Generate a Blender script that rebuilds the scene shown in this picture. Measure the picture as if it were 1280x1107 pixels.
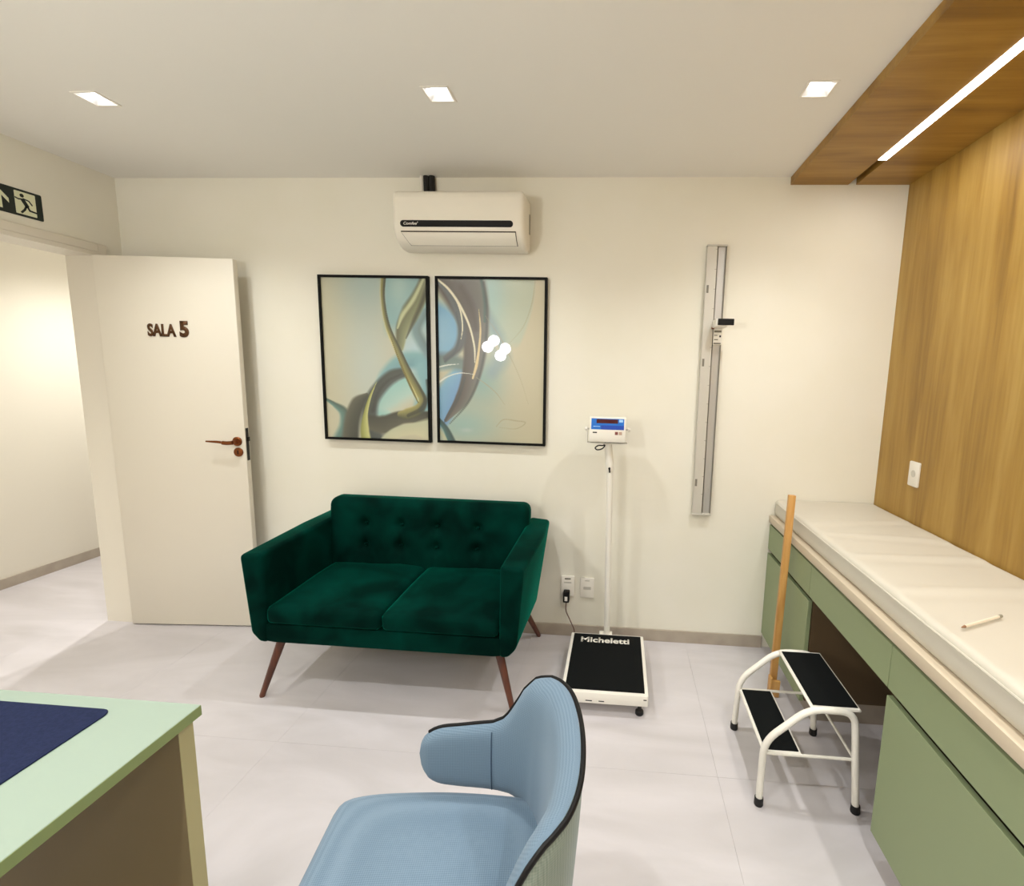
import bpy, bmesh, math, random
import numpy as np
from mathutils import Vector, Matrix
random.seed(7); np.random.seed(7)
for o in list(bpy.data.objects): bpy.data.objects.remove(o)
S = bpy.context.scene
COL = S.collection
PI = math.pi

# ------------------------------------------------------------------ camera
cam_d = bpy.data.cameras.new('camera'); cam = bpy.data.objects.new('camera', cam_d); COL.objects.link(cam)
FPX, PX, PY = 613.2, 729.84, 556.23
cam_d.sensor_fit = 'HORIZONTAL'; cam_d.sensor_width = 36.0
cam_d.lens = FPX * 36.0 / 1280.0
cam_d.shift_x = (640.0 - PX) / 1280.0
cam_d.shift_y = (PY - 553.5) / 1280.0
cam_d.clip_start = 0.02
yaw, pitch, roll = 0.06887, -0.14124, 0.02599
fw = Vector((-math.sin(yaw)*math.cos(pitch), math.cos(yaw)*math.cos(pitch), math.sin(pitch)))
rt0 = Vector((math.cos(yaw), math.sin(yaw), 0)); up0 = rt0.cross(fw)
rt = math.cos(roll)*rt0 + math.sin(roll)*up0
up = -math.sin(roll)*rt0 + math.cos(roll)*up0
cam.matrix_world = Matrix(((rt.x, up.x, -fw.x, 2.8639), (rt.y, up.y, -fw.y, -2.73193), (rt.z, up.z, -fw.z, 1.53583), (0, 0, 0, 1)))
S.camera = cam

# ------------------------------------------------------------------ world, exposure
W = bpy.data.worlds.new('world'); S.world = W; W.use_nodes = True
W.node_tree.nodes['Background'].inputs[0].default_value = (0.9, 0.93, 1.0, 1)
W.node_tree.nodes['Background'].inputs[1].default_value = 0.05
S.view_settings.view_transform = 'Standard'; S.view_settings.look = 'None'
S.view_settings.gamma = 1.0; S.view_settings.use_curve_mapping = False
S.view_settings.exposure = 0.22
SPOT_W = 37.0          # each ceiling downlight
SPOT_COL = (0.985, 1.0, 0.99)
CORR_W = 96.0
LED_E = 8.0
GLOBE_E = 82.0

# ------------------------------------------------------------------ helpers
def lin(c):
    o = []
    for v in c[:3]:
        v = v/255.0
        o.append(v/12.92 if v <= 0.04045 else ((v+0.055)/1.055)**2.4)
    return (*o, 1.0)

def mat(name, rgb, rough=0.5, metal=0.0, spec=0.5, bump=None, vary=None, emit=None, sheen=None, coat=None):
    """bump=(scale,strength)  vary=(scale, rgb2, detail)"""
    m = bpy.data.materials.new(name); m.use_nodes = True
    nt = m.node_tree; b = nt.nodes['Principled BSDF']
    b.inputs['Base Color'].default_value = lin(rgb); b.inputs['Roughness'].default_value = rough
    b.inputs['Metallic'].default_value = metal; b.inputs['Specular IOR Level'].default_value = spec
    tc = nt.nodes.new('ShaderNodeTexCoord')
    if vary:
        n = nt.nodes.new('ShaderNodeTexNoise'); n.inputs['Scale'].default_value = vary[0]; n.inputs['Detail'].default_value = vary[2] if len(vary) > 2 else 3
        nt.links.new(tc.outputs['Object'], n.inputs['Vector'])
        mx = nt.nodes.new('ShaderNodeMix'); mx.data_type = 'RGBA'
        mx.inputs['A'].default_value = lin(rgb); mx.inputs['B'].default_value = lin(vary[1])
        mr = nt.nodes.new('ShaderNodeMapRange'); mr.inputs[1].default_value = 0.35; mr.inputs[2].default_value = 0.65
        nt.links.new(n.outputs['Fac'], mr.inputs[0]); nt.links.new(mr.outputs[0], mx.inputs['Factor'])
        nt.links.new(mx.outputs['Result'], b.inputs['Base Color'])
    if bump:
        n2 = nt.nodes.new('ShaderNodeTexNoise'); n2.inputs['Scale'].default_value = bump[0]; n2.inputs['Detail'].default_value = 2
        nt.links.new(tc.outputs['Object'], n2.inputs['Vector'])
        bp = nt.nodes.new('ShaderNodeBump'); bp.inputs['Strength'].default_value = bump[1]; bp.inputs['Distance'].default_value = 0.002
        nt.links.new(n2.outputs['Fac'], bp.inputs['Height']); nt.links.new(bp.outputs[0], b.inputs['Normal'])
    if emit:
        b.inputs['Emission Color'].default_value = (*emit[0], 1); b.inputs['Emission Strength'].default_value = emit[1]
    if sheen:
        b.inputs['Sheen Weight'].default_value = sheen[0]; b.inputs['Sheen Roughness'].default_value = sheen[1]
        b.inputs['Sheen Tint'].default_value = lin(sheen[2])
    if coat:
        b.inputs['Coat Weight'].default_value = coat[0]; b.inputs['Coat Roughness'].default_value = coat[1]
    return m

def nodes_of(m): return m.node_tree, m.node_tree.nodes['Principled BSDF']

def wood_mat(name, axis, c1, c2, c3, scale=1.0, rough=0.45):
    m = mat(name, c1, rough); nt, b = nodes_of(m)
    tc = nt.nodes.new('ShaderNodeTexCoord'); mp = nt.nodes.new('ShaderNodeMapping')
    sc = [7.0*scale]*3; sc['xyz'.index(axis)] = 0.9*scale
    mp.inputs['Scale'].default_value = sc; nt.links.new(tc.outputs['Object'], mp.inputs[0])
    n1 = nt.nodes.new('ShaderNodeTexNoise'); n1.inputs['Scale'].default_value = 1.3; n1.inputs['Detail'].default_value = 6; n1.inputs['Distortion'].default_value = 0.5
    nt.links.new(mp.outputs[0], n1.inputs['Vector'])
    mp2 = nt.nodes.new('ShaderNodeMapping'); sc2 = [70.0*scale]*3; sc2['xyz'.index(axis)] = 3.0*scale
    mp2.inputs['Scale'].default_value = sc2; nt.links.new(tc.outputs['Object'], mp2.inputs[0])
    n2 = nt.nodes.new('ShaderNodeTexNoise'); n2.inputs['Scale'].default_value = 1.0; n2.inputs['Detail'].default_value = 3
    nt.links.new(mp2.outputs[0], n2.inputs['Vector'])
    ad = nt.nodes.new('ShaderNodeMath'); ad.operation = 'MULTIPLY_ADD'; ad.inputs[1].default_value = 0.28
    nt.links.new(n2.outputs['Fac'], ad.inputs[0]); nt.links.new(n1.outputs['Fac'], ad.inputs[2])
    cr = nt.nodes.new('ShaderNodeValToRGB'); e = cr.color_ramp.elements
    e[0].position = 0.36; e[0].color = lin(c3); e[1].position = 0.92; e[1].color = lin(c2)
    k = e.new(0.62); k.color = lin(c1)
    nt.links.new(ad.outputs[0], cr.inputs[0]); nt.links.new(cr.outputs[0], b.inputs['Base Color'])
    bp = nt.nodes.new('ShaderNodeBump'); bp.inputs['Strength'].default_value = 0.12; bp.inputs['Distance'].default_value = 0.002
    nt.links.new(n2.outputs['Fac'], bp.inputs['Height']); nt.links.new(bp.outputs[0], b.inputs['Normal'])
    return m

def link_mesh(name, me, m, parent=None, smooth=True, angle=40):
    o = bpy.data.objects.new(name, me); COL.objects.link(o)
    if m is not None: me.materials.append(m)
    if smooth:
        me.polygons.foreach_set('use_smooth', [True]*len(me.polygons)); me.set_sharp_from_angle(angle=math.radians(angle))
    if parent is not None: o.parent = parent
    return o

def org(parent):
    """world offset of a thing's Empty (things are axis aligned unless built locally)"""
    v = Vector((0, 0, 0)); p = parent
    while p is not None:
        if not p.get('_local'): v += p.location
        p = p.parent
    return v

def finish(name, bm, m, parent=None, smooth=True, angle=40):
    off = org(parent)
    if off.length > 0: bmesh.ops.translate(bm, verts=bm.verts, vec=-off)
    bmesh.ops.recalc_face_normals(bm, faces=bm.faces)
    me = bpy.data.meshes.new(name); bm.to_mesh(me); bm.free()
    return link_mesh(name, me, m, parent, smooth, angle)

def add_box(bm, x0, x1, y0, y1, z0, z1, bev=0.0, seg=2):
    vs = [bm.verts.new(p) for p in ((x0,y0,z0),(x1,y0,z0),(x1,y1,z0),(x0,y1,z0),(x0,y0,z1),(x1,y0,z1),(x1,y1,z1),(x0,y1,z1))]
    fs = [bm.faces.new([vs[i] for i in f]) for f in ((0,3,2,1),(4,5,6,7),(0,1,5,4),(1,2,6,5),(2,3,7,6),(3,0,4,7))]
    if bev > 0:
        es = list({e for f in fs for e in f.edges})
        bmesh.ops.bevel(bm, geom=es, offset=bev, segments=seg, profile=0.5, affect='EDGES')

def box(name, x0, x1, y0, y1, z0, z1, m, parent=None, bev=0.0, seg=2):
    bm = bmesh.new(); add_box(bm, min(x0,x1), max(x0,x1), min(y0,y1), max(y0,y1), min(z0,z1), max(z0,z1), bev, seg)
    return finish(name, bm, m, parent)

def catmull(pts, n=8):
    P = [Vector(p) for p in pts]; P = [P[0]*2-P[1]] + P + [P[-1]*2-P[-2]]; out = []
    for i in range(1, len(P)-2):
        for k in range(n):
            t = k/n; a, b, c, d = P[i-1], P[i], P[i+1], P[i+2]
            out.append(0.5*((2*b)+(-a+c)*t+(2*a-5*b+4*c-d)*t*t+(-a+3*b-3*c+d)*t**3))
    out.append(P[-2]); return out

def add_tube(bm, pts, r, seg=10, caps=True):
    pts = [Vector(p) for p in pts]; n = len(pts); rs = r if isinstance(r, (list, tuple)) else [r]*n
    rings = []; prev = None
    for i, p in enumerate(pts):
        t = (pts[min(i+1, n-1)] - pts[max(i-1, 0)]).normalized()
        if prev is None:
            a = Vector((0, 0, 1)) if abs(t.z) < 0.9 else Vector((1, 0, 0)); nrm = t.cross(a).normalized()
        else:
            nrm = (prev - t*prev.dot(t)).normalized()
        prev = nrm; bn = t.cross(nrm)
        rings.append([bm.verts.new(p + rs[i]*(math.cos(2*PI*k/seg)*nrm + math.sin(2*PI*k/seg)*bn)) for k in range(seg)])
    for i in range(n-1):
        for k in range(seg):
            bm.faces.new((rings[i][k], rings[i][(k+1) % seg], rings[i+1][(k+1) % seg], rings[i+1][k]))
    if caps: bm.faces.new(rings[0][::-1]); bm.faces.new(rings[-1])

def tube(name, pts, r, m, parent=None, seg=10):
    bm = bmesh.new(); add_tube(bm, pts, r, seg); return finish(name, bm, m, parent)

def bend_path(pts, r, n=6):
    """polyline with rounded corners"""
    P = [Vector(p) for p in pts]; out = [P[0]]
    for i in range(1, len(P)-1):
        a = (P[i-1]-P[i]); b = (P[i+1]-P[i]); d = min(r, a.length*0.45, b.length*0.45)
        s = P[i]+a.normalized()*d; e = P[i]+b.normalized()*d
        for k in range(n+1):
            t = k/n; out.append((1-t)**2*s + 2*t*(1-t)*P[i] + t*t*e)
    out.append(P[-1]); return out

def add_prism(bm, prof, axis, a0, a1, bev=0.0, seg=3, capsonly=True):
    def P(u, v, a): return {'x': (a, u, v), 'y': (u, a, v), 'z': (u, v, a)}[axis]
    A = [bm.verts.new(P(u, v, a0)) for u, v in prof]; B = [bm.verts.new(P(u, v, a1)) for u, v in prof]
    n = len(prof); fa = bm.faces.new(A); fb = bm.faces.new(B[::-1])
    for i in range(n): bm.faces.new((A[i], B[i], B[(i+1) % n], A[(i+1) % n]))
    bmesh.ops.recalc_face_normals(bm, faces=bm.faces)
    if bev:
        es = list(set(fa.edges) | set(fb.edges)) if capsonly else list(bm.edges)
        bmesh.ops.bevel(bm, geom=es, offset=bev, segments=seg, profile=0.5, affect='EDGES', clamp_overlap=True)

def prism(name, prof, axis, a0, a1, m, parent=None, bev=0.0, seg=3, capsonly=True):
    bm = bmesh.new(); add_prism(bm, prof, axis, a0, a1, bev, seg, capsonly); return finish(name, bm, m, parent)

def rrect(x0, x1, y0, y1, r, n=5):
    o = []
    for cx, cy, a in ((x1-r, y1-r, 0), (x0+r, y1-r, 90), (x0+r, y0+r, 180), (x1-r, y0+r, 270)):
        for k in range(n+1):
            t = math.radians(a+90*k/n); o.append((cx+r*math.cos(t), cy+r*math.sin(t)))
    return o

def circle(cx, cy, r, n=24): return [(cx+r*math.cos(2*PI*k/n), cy+r*math.sin(2*PI*k/n)) for k in range(n)]

def lathe(name, prof, center, m, parent=None, seg=24, axis='z'):
    bm = bmesh.new(); rings = []; c = Vector(center)
    for r, h in prof:
        ring = []
        for k in range(seg):
            a = 2*PI*k/seg; u, v = max(r, 1e-5)*math.cos(a), max(r, 1e-5)*math.sin(a)
            p = {'z': (u, v, h), 'y': (u, h, v), 'x': (h, u, v)}[axis]
            ring.append(bm.verts.new(c+Vector(p)))
        rings.append(ring)
    for i in range(len(rings)-1):
        for k in range(seg): bm.faces.new((rings[i][k], rings[i][(k+1) % seg], rings[i+1][(k+1) % seg], rings[i+1][k]))
    bm.faces.new(rings[0]); bm.faces.new(rings[-1][::-1])
    return finish(name, bm, m, parent)

def rbox(name, x0, x1, y0, y1, z0, z1, r, m, parent=None, res=0.03, deform=None, angle=60):
    """soft rounded box from gridded faces"""
    bm = bmesh.new(); lo = Vector((x0, y0, z0)); hi = Vector((x1, y1, z1)); ext = hi-lo
    N = [max(2, int(math.ceil(e/res))) for e in ext]; cache = {}
    rr = min(r, min(ext)*0.499)
    def V(i, j, k):
        key = (i, j, k)
        if key not in cache:
            p = Vector((lo.x+ext.x*i/N[0], lo.y+ext.y*j/N[1], lo.z+ext.z*k/N[2]))
            q = Vector([min(max(p[a], lo[a]+rr), hi[a]-rr) for a in range(3)])
            d = p-q
            if d.length > 1e-9: p = q + d.normalized()*min(rr, d.length*1.0 if sum(abs(x) > 1e-9 for x in d) == 1 else rr)
            if deform: p = Vector(deform(p, lo, hi))
            cache[key] = bm.verts.new(p)
        return cache[key]
    for k in (0, N[2]):
        for i in range(N[0]):
            for j in range(N[1]): bm.faces.new((V(i,j,k), V(i+1,j,k), V(i+1,j+1,k), V(i,j+1,k)))
    for j in (0, N[1]):
        for i in range(N[0]):
            for k in range(N[2]): bm.faces.new((V(i,j,k), V(i+1,j,k), V(i+1,j,k+1), V(i,j,k+1)))
    for i in (0, N[0]):
        for j in range(N[1]):
            for k in range(N[2]): bm.faces.new((V(i,j,k), V(i,j+1,k), V(i,j+1,k+1), V(i,j,k+1)))
    return finish(name, bm, m, parent, True, angle)

def text_mesh(name, s, m, parent, loc, rot, width=None, height=None, depth=0.002, offset=0.0, shear=0.0):
    """lettering fitted to width x height, lower-left corner at loc; rot = 3x3 columns (right, up, out)"""
    cu = bpy.data.curves.new(name, 'FONT'); cu.body = s; cu.size = 1.0; cu.offset = offset; cu.shear = shear; cu.extrude = 0.0; cu.resolution_u = 4
    t = bpy.data.objects.new('tmp', cu); COL.objects.link(t)
    bpy.context.view_layer.update()
    me = bpy.data.meshes.new_from_object(t.evaluated_get(bpy.context.evaluated_depsgraph_get()))
    bpy.data.objects.remove(t); bpy.data.curves.remove(cu)
    co = np.empty(len(me.vertices)*3); me.vertices.foreach_get('co', co); co = co.reshape(-1, 3)
    mn, mx = co.min(0), co.max(0); sx = width/(mx[0]-mn[0]); sy = height/(mx[1]-mn[1])
    R_, U_, O_ = [np.array(c, float) for c in rot]; off = np.array(org(parent))
    w = np.array(loc, float) - off + np.outer((co[:, 0]-mn[0])*sx, R_) + np.outer((co[:, 1]-mn[1])*sy, U_)
    bm = bmesh.new(); bm.from_mesh(me); bpy.data.meshes.remove(me)
    bm.verts.ensure_lookup_table()
    for i, v in enumerate(bm.verts): v.co = w[i]
    g = bmesh.ops.extrude_face_region(bm, geom=list(bm.faces))
    bmesh.ops.translate(bm, verts=[e for e in g['geom'] if isinstance(e, bmesh.types.BMVert)], vec=Vector(O_*depth))
    bmesh.ops.recalc_face_normals(bm, faces=bm.faces)
    me2 = bpy.data.meshes.new(name); bm.to_mesh(me2); bm.free()
    return link_mesh(name, me2, m, parent, False)

def tag(o, label, cat, group=None):
    o['label'] = label; o['category'] = cat
    if group: o['group'] = group
    return o
def thing(name, label, cat, loc, group=None):
    o = bpy.data.objects.new(name, None); COL.objects.link(o); o.location = loc; o.empty_display_size = 0.05
    return tag(o, label, cat, group)
def struct(o): o['kind'] = 'structure'; return o
def copy_tree(o, parent=None):
    c = o.copy(); COL.objects.link(c); c.parent = parent
    for ch in o.children: copy_tree(ch, c)
    return c

# ------------------------------------------------------------------ materials
M = {}
M['wall'] = mat('wall_paint', (236, 232, 219), 0.85, bump=(260, 0.10), vary=(3.0, (234, 230, 215)))
M['corr'] = mat('corridor_paint', (228, 222, 208), 0.85)
M['ceil'] = mat('ceiling_paint', (238, 235, 228), 0.9)
M['base'] = mat('baseboard_porcelain', (176, 165, 150), 0.5, vary=(9, (164, 152, 138)))
M['door'] = mat('door_lacquer', (228, 221, 206), 0.42)
M['frame'] = mat('door_frame_lacquer', (224, 217, 202), 0.45)
M['copper'] = mat('copper_brown_metal', (125, 72, 38), 0.33, 0.85)
M['brownletter'] = mat('bronze_letters', (84, 52, 20), 0.4, 0.5)
M['black'] = mat('black_plastic', (12, 11, 11), 0.55, spec=0.25)
M['blackm'] = mat('black_metal', (20, 18, 17), 0.35, 0.6)
M['wood_wall'] = wood_mat('oak_panel_vertical', 'z', (160, 124, 54), (182, 150, 80), (126, 92, 34), 1.0)
M['wood_soff'] = wood_mat('oak_panel_across', 'x', (152, 112, 40), (176, 138, 62), (118, 82, 24), 1.0)
M['wood_rod'] = wood_mat('pine_rod', 'z', (198, 148, 82), (216, 170, 104), (172, 120, 60), 3.0)
M['wood_leg'] = wood_mat('walnut_leg', 'z', (88, 42, 18), (106, 54, 26), (64, 30, 12), 3.0, 0.35)
M['sage'] = mat('sage_laminate', (138, 150, 113), 0.5, bump=(500, 0.05))
M['desk_sage'] = mat('desk_sage_laminate', (146, 162, 148), 0.5, bump=(500, 0.04))
M['desk_edge'] = mat('desk_green_edge', (130, 146, 92), 0.5)
M['edge_band'] = mat('desk_edge_band', (178, 170, 124), 0.5)
M['desk_panel'] = mat('desk_panel_laminate', (132, 116, 82), 0.55, bump=(400, 0.05))
M['counter'] = mat('counter_laminate', (206, 191, 168), 0.4)
M['carcass'] = mat('carcass_brown', (96, 78, 54), 0.6)
M['gap'] = mat('shadow_gap_brown', (58, 46, 32), 0.7)
M['vinyl'] = mat('cream_vinyl', (204, 198, 184), 0.45, bump=(140, 0.05))
M['white'] = mat('white_plastic', (236, 231, 221), 0.35)
M['acwhite'] = mat('ac_white', (240, 234, 220), 0.35)
M['whitem'] = mat('white_enamel', (238, 234, 224), 0.3)
M['grey'] = mat('grey_print', (120, 118, 112), 0.6)
M['alu'] = mat('aluminium', (196, 194, 190), 0.35, 0.55)
M['alu2'] = mat('aluminium_matt', (206, 202, 192), 0.45, 0.25)
M['mark'] = mat('grey_marks', (120, 116, 104), 0.5)
M['rubber'] = mat('black_rubber_tread', (11, 14, 15), 0.85, spec=0.15, bump=(600, 0.35))
M['foot'] = mat('black_rubber_foot', (16, 16, 16), 0.6)
M['blue'] = mat('blue_label', (10, 104, 196), 0.4)
M['blue2'] = mat('dark_blue_label', (10, 66, 170), 0.4)
M['lightblue'] = mat('light_blue_label', (168, 208, 246), 0.4)
M['led_red'] = mat('red_display_window', (70, 8, 14), 0.2)
M['key1'] = mat('brown_key', (128, 70, 62), 0.5); M['key2'] = mat('taupe_key', (176, 148, 130), 0.5)
M['cable'] = mat('black_cable', (22, 20, 20), 0.5)
M['copcab'] = mat('thin_reddish_cable', (96, 60, 50), 0.5)
M['signdk'] = mat('sign_dark_green', (6, 24, 16), 0.35)
M['signlt'] = mat('sign_luminescent_cream', (226, 228, 196), 0.5)
M['navy'] = mat('navy_leatherette', (24, 32, 60), 0.8, spec=0.15, bump=(420, 0.2), vary=(160, (30, 38, 68)))
M['picframe'] = mat('black_picture_frame', (8, 8, 7), 0.6, spec=0.15)
M['reflector'] = mat('lamp_reflector', (240, 240, 240), 0.25)
M['lamp_on'] = mat('lamp_lit', (255, 255, 255), 0.5, emit=((1.0, 0.98, 0.95), 6.0))
M['led_on'] = mat('led_lit', (255, 255, 255), 0.5, emit=((1.0, 0.965, 0.90), LED_E))
M['globe_on'] = mat('globe_lit', (255, 255, 255), 0.4, emit=((1.0, 0.985, 0.95), GLOBE_E))
M['brass'] = mat('brass', (170, 126, 62), 0.3, 0.9)
M['greyins'] = mat('black_pipe_insulation', (26, 24, 22), 0.8)
M['pencil'] = mat('white_pencil', (236, 224, 204), 0.5); M['pencil2'] = mat('pencil_tip', (150, 110, 80), 0.5); M['pencil3'] = mat('pencil_cap', (150, 146, 128), 0.5)

# floor porcelain
def floor_mat():
    m = mat('floor_porcelain', (196, 189, 184), 0.42); nt, b = nodes_of(m)
    g = nt.nodes.new('ShaderNodeNewGeometry'); mp = nt.nodes.new('ShaderNodeMapping')
    mp.inputs['Scale'].default_value = (0.8, 2.2, 1.0); mp.inputs['Rotation'].default_value = (0, 0, 0.5)
    nt.links.new(g.outputs['Position'], mp.inputs[0])
    n = nt.nodes.new('ShaderNodeTexNoise'); n.inputs['Scale'].default_value = 1.6; n.inputs['Detail'].default_value = 7; n.inputs['Distortion'].default_value = 1.2
    nt.links.new(mp.outputs[0], n.inputs['Vector'])
    cr = nt.nodes.new('ShaderNodeValToRGB'); e = cr.color_ramp.elements
    e[0].position = 0.3; e[0].color = lin((196, 191, 192)); e[1].position = 0.7; e[1].color = lin((214, 209, 212))
    nt.links.new(n.outputs['Fac'], cr.inputs[0]); nt.links.new(cr.outputs[0], b.inputs['Base Color'])
    n2 = nt.nodes.new('ShaderNodeTexNoise'); n2.inputs['Scale'].default_value = 60; n2.inputs['Detail'].default_value = 3
    nt.links.new(g.outputs['Position'], n2.inputs['Vector'])
    bp = nt.nodes.new('ShaderNodeBump'); bp.inputs['Strength'].default_value = 0.06; bp.inputs['Distance'].default_value = 0.003
    nt.links.new(n2.outputs['Fac'], bp.inputs['Height']); nt.links.new(bp.outputs[0], b.inputs['Normal'])
    return m
M['floor'] = floor_mat()
M['grout'] = mat('grout', (196, 189, 183), 0.8)

# velvet
def velvet():
    m = mat('green_velvet', (0, 30, 24), 0.8, spec=0.03, sheen=(0.95, 0.28, (0, 150, 124))); nt, b = nodes_of(m)
    g = nt.nodes.new('ShaderNodeNewGeometry')
    n = nt.nodes.new('ShaderNodeTexNoise'); n.inputs['Scale'].default_value = 5.0; n.inputs['Detail'].default_value = 2.5; n.inputs['Distortion'].default_value = 0.5
    nt.links.new(g.outputs['Position'], n.inputs['Vector'])
    cr = nt.nodes.new('ShaderNodeValToRGB'); e = cr.color_ramp.elements
    e[0].position = 0.36; e[0].color = lin((0, 25, 20)); e[1].position = 0.76; e[1].color = lin((0, 52, 43))
    nt.links.new(n.outputs['Fac'], cr.inputs[0]); nt.links.new(cr.outputs[0], b.inputs['Base Color'])
    n2 = nt.nodes.new('ShaderNodeTexNoise'); n2.inputs['Scale'].default_value = 900
    nt.links.new(g.outputs['Position'], n2.inputs['Vector'])
    bp = nt.nodes.new('ShaderNodeBump'); bp.inputs['Strength'].default_value = 0.15; bp.inputs['Distance'].default_value = 0.001
    nt.links.new(n2.outputs['Fac'], bp.inputs['Height']); nt.links.new(bp.outputs[0], b.inputs['Normal'])
    return m
M['velvet'] = velvet()

def woven(name, c1, c2, sc=420.0, uv=False):
    m = mat(name, c1, 0.85, spec=0.2, sheen=(0.25, 0.5, (220, 230, 240))); nt, b = nodes_of(m)
    tc = nt.nodes.new('ShaderNodeTexCoord')
    vals = []
    for ax in ('x', 'y', 'z'):
        w = nt.nodes.new('ShaderNodeTexWave'); w.wave_type = 'BANDS'; w.bands_direction = ax.upper(); w.inputs['Scale'].default_value = sc/PI/2; w.inputs['Distortion'].default_value = 1.0
        nt.links.new(tc.outputs['UV' if uv else 'Object'], w.inputs['Vector']); vals.append(w)
    a = nt.nodes.new('ShaderNodeMath'); a.operation = 'ADD'; nt.links.new(vals[0].outputs['Fac'], a.inputs[0]); nt.links.new(vals[1].outputs['Fac'], a.inputs[1])
    a2 = nt.nodes.new('ShaderNodeMath'); a2.operation = 'ADD'; nt.links.new(a.outputs[0], a2.inputs[0]); nt.links.new(vals[2].outputs['Fac'], a2.inputs[1])
    dv = nt.nodes.new('ShaderNodeMath'); dv.operation = 'DIVIDE'; dv.inputs[1].default_value = 3.0; nt.links.new(a2.outputs[0], dv.inputs[0])
    mx = nt.nodes.new('ShaderNodeMix'); mx.data_type = 'RGBA'; mx.inputs['A'].default_value = lin(c1); mx.inputs['B'].default_value = lin(c2)
    nt.links.new(dv.outputs[0], mx.inputs['Factor']); nt.links.new(mx.outputs['Result'], b.inputs['Base Color'])
    bp = nt.nodes.new('ShaderNodeBump'); bp.inputs['Strength'].default_value = 0.2; bp.inputs['Distance'].default_value = 0.001
    nt.links.new(dv.outputs[0], bp.inputs['Height']); nt.links.new(bp.outputs[0], b.inputs['Normal'])
    return m
M['bluefab'] = woven('blue_woven_fabric', (94, 115, 133), (124, 144, 161))
M['bluerib'] = woven('blue_ribbed_fabric', (94, 115, 133), (124, 144, 161), 440.0, True)
M['seam'] = mat('blue_seam_thread', (58, 78, 98), 0.9)
M['backfab'] = woven('sage_grey_outer_fabric', (118, 132, 122), (150, 160, 148))

# ------------------------------------------------------------------ room shell
H = 2.562; XR = 4.279; YF = -4.60; CX0 = -1.26
BW = 0.12   # wall thickness
OPN0, OPN1, OPZ = -1.005, -0.165, 2.112    # door opening in the left wall
struct(box('wall_back', -0.14, XR+0.12, 0, BW, 0, H+0.12, M['wall']))
bm = bmesh.new()
add_box(bm, -0.14, 0, OPN1+0.021, 0, 0, H); add_box(bm, -0.14, 0, YF, OPN0-0.021, 0, H); add_box(bm, -0.14, 0, OPN0-0.021, OPN1+0.021, OPZ+0.019, H)
struct(finish('wall_left', bm, M['wall'], smooth=False))
struct(box('wall_right', XR, XR+BW, YF, 0, 0, H, M['wood_wall']))
struct(box('wall_front', -0.14, XR+BW, YF-BW, YF, 0, H, M['wall']))
# corridor beyond the door
struct(box('wall_corridor', CX0-BW, CX0, -3.2, 3.2, 0, H, M['corr']))
struct(box('wall_corridor_end_far', CX0-BW, -0.14, 3.2, 3.3, 0, H, M['corr']))
struct(box('wall_corridor_end_near', CX0-BW, -0.14, -3.3, -3.2, 0, H, M['corr']))
struct(box('wall_corridor_side', -0.14, -0.02, BW, 3.2, 0, H, M['corr']))

# floor: slab with porcelain tiles
fl = struct(box('floor', CX0-BW, XR+BW, YF-BW, 3.3, -0.06, -0.004, M['grout']))
TS = 0.90; gap = 0.0005
tm_bm = bmesh.new(); add_box(tm_bm, gap/2, TS-gap/2, gap/2, TS-gap/2, -0.006, 0.0, 0.0003, 1)
tile_me = bpy.data.meshes.new('tile'); bmesh.ops.recalc_face_normals(tm_bm, faces=tm_bm.faces); tm_bm.to_mesh(tile_me); tm_bm.free(); tile_me.materials.append(M['floor'])
xs0 = 3.30-TS*6; ys0 = -0.985-TS*5
for i in range(9):
    for j in range(9):
        tx, ty = xs0+i*TS, ys0+j*TS
        if tx+TS < CX0 or tx > XR or ty+TS < YF or ty > 3.2: continue
        if tx > -0.2 and ty > 0.1: continue
        o = bpy.data.objects.new('tile', tile_me); COL.objects.link(o); o.location = (tx, ty, 0); o.parent = fl

# ceiling with square cut-outs for the downlights
LX = (0.774, 2.152, 3.530); LY = (-0.7795, -2.20, -3.62); LS = 0.105; hs = LS/2-0.004
def ceiling():
    bm = bmesh.new()
    xs = sorted([-0.14, XR+BW] + [a+s for a in LX for s in (-hs, hs)]); ys = sorted([YF-BW, BW] + [a+s for a in LY for s in (-hs, hs)])
    for i in range(len(xs)-1):
        for j in range(len(ys)-1):
            cx, cy = (xs[i]+xs[i+1])/2, (ys[j]+ys[j+1])/2
            hole = any(abs(cx-a) < hs for a in LX) and any(abs(cy-b) < hs for b in LY)
            z1 = H+0.10
            if hole: add_box(bm, xs[i], xs[i+1], ys[j], ys[j+1], H+0.07, z1)
            else: add_box(bm, xs[i], xs[i+1], ys[j], ys[j+1], H, z1)
    bmesh.ops.remove_doubles(bm, verts=bm.verts, dist=1e-5)
    return finish('ceiling', bm, M['ceil'], smooth=False)
struct(ceiling())
struct(box('ceiling_corridor', CX0-BW, -0.14, -3.3, 3.3, H, H+0.1, M['ceil']))

# baseboards
struct(box('baseboard_back', 0.0, 3.735, -0.012, 0, 0, 0.07, M['base'], bev=0.001, seg=1))
struct(box('baseboard_left', 0, 0.012, YF, OPN0-0.06, 0, 0.07, M['base'], bev=0.001, seg=1))
struct(box('baseboard_corridor', CX0, CX0+0.012, -3.2, 3.2, 0, 0.07, M['base'], bev=0.001, seg=1))

# wooden ceiling band with the LED channel
ZS = 2.524; XS = 3.697; LX0, LX1 = 3.982, 4.020
so = struct(box('trim_1', XS, LX0, YF, 0, ZS, H, M['wood_soff'], bev=0.0008, seg=1))
struct(box('trim_2', LX1, XR, YF, 0, ZS, H, M['wood_soff'], bev=0.0008, seg=1))
box('channel_back', LX0, LX1, YF, 0, H-0.006, H, M['blackm'], so)

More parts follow.
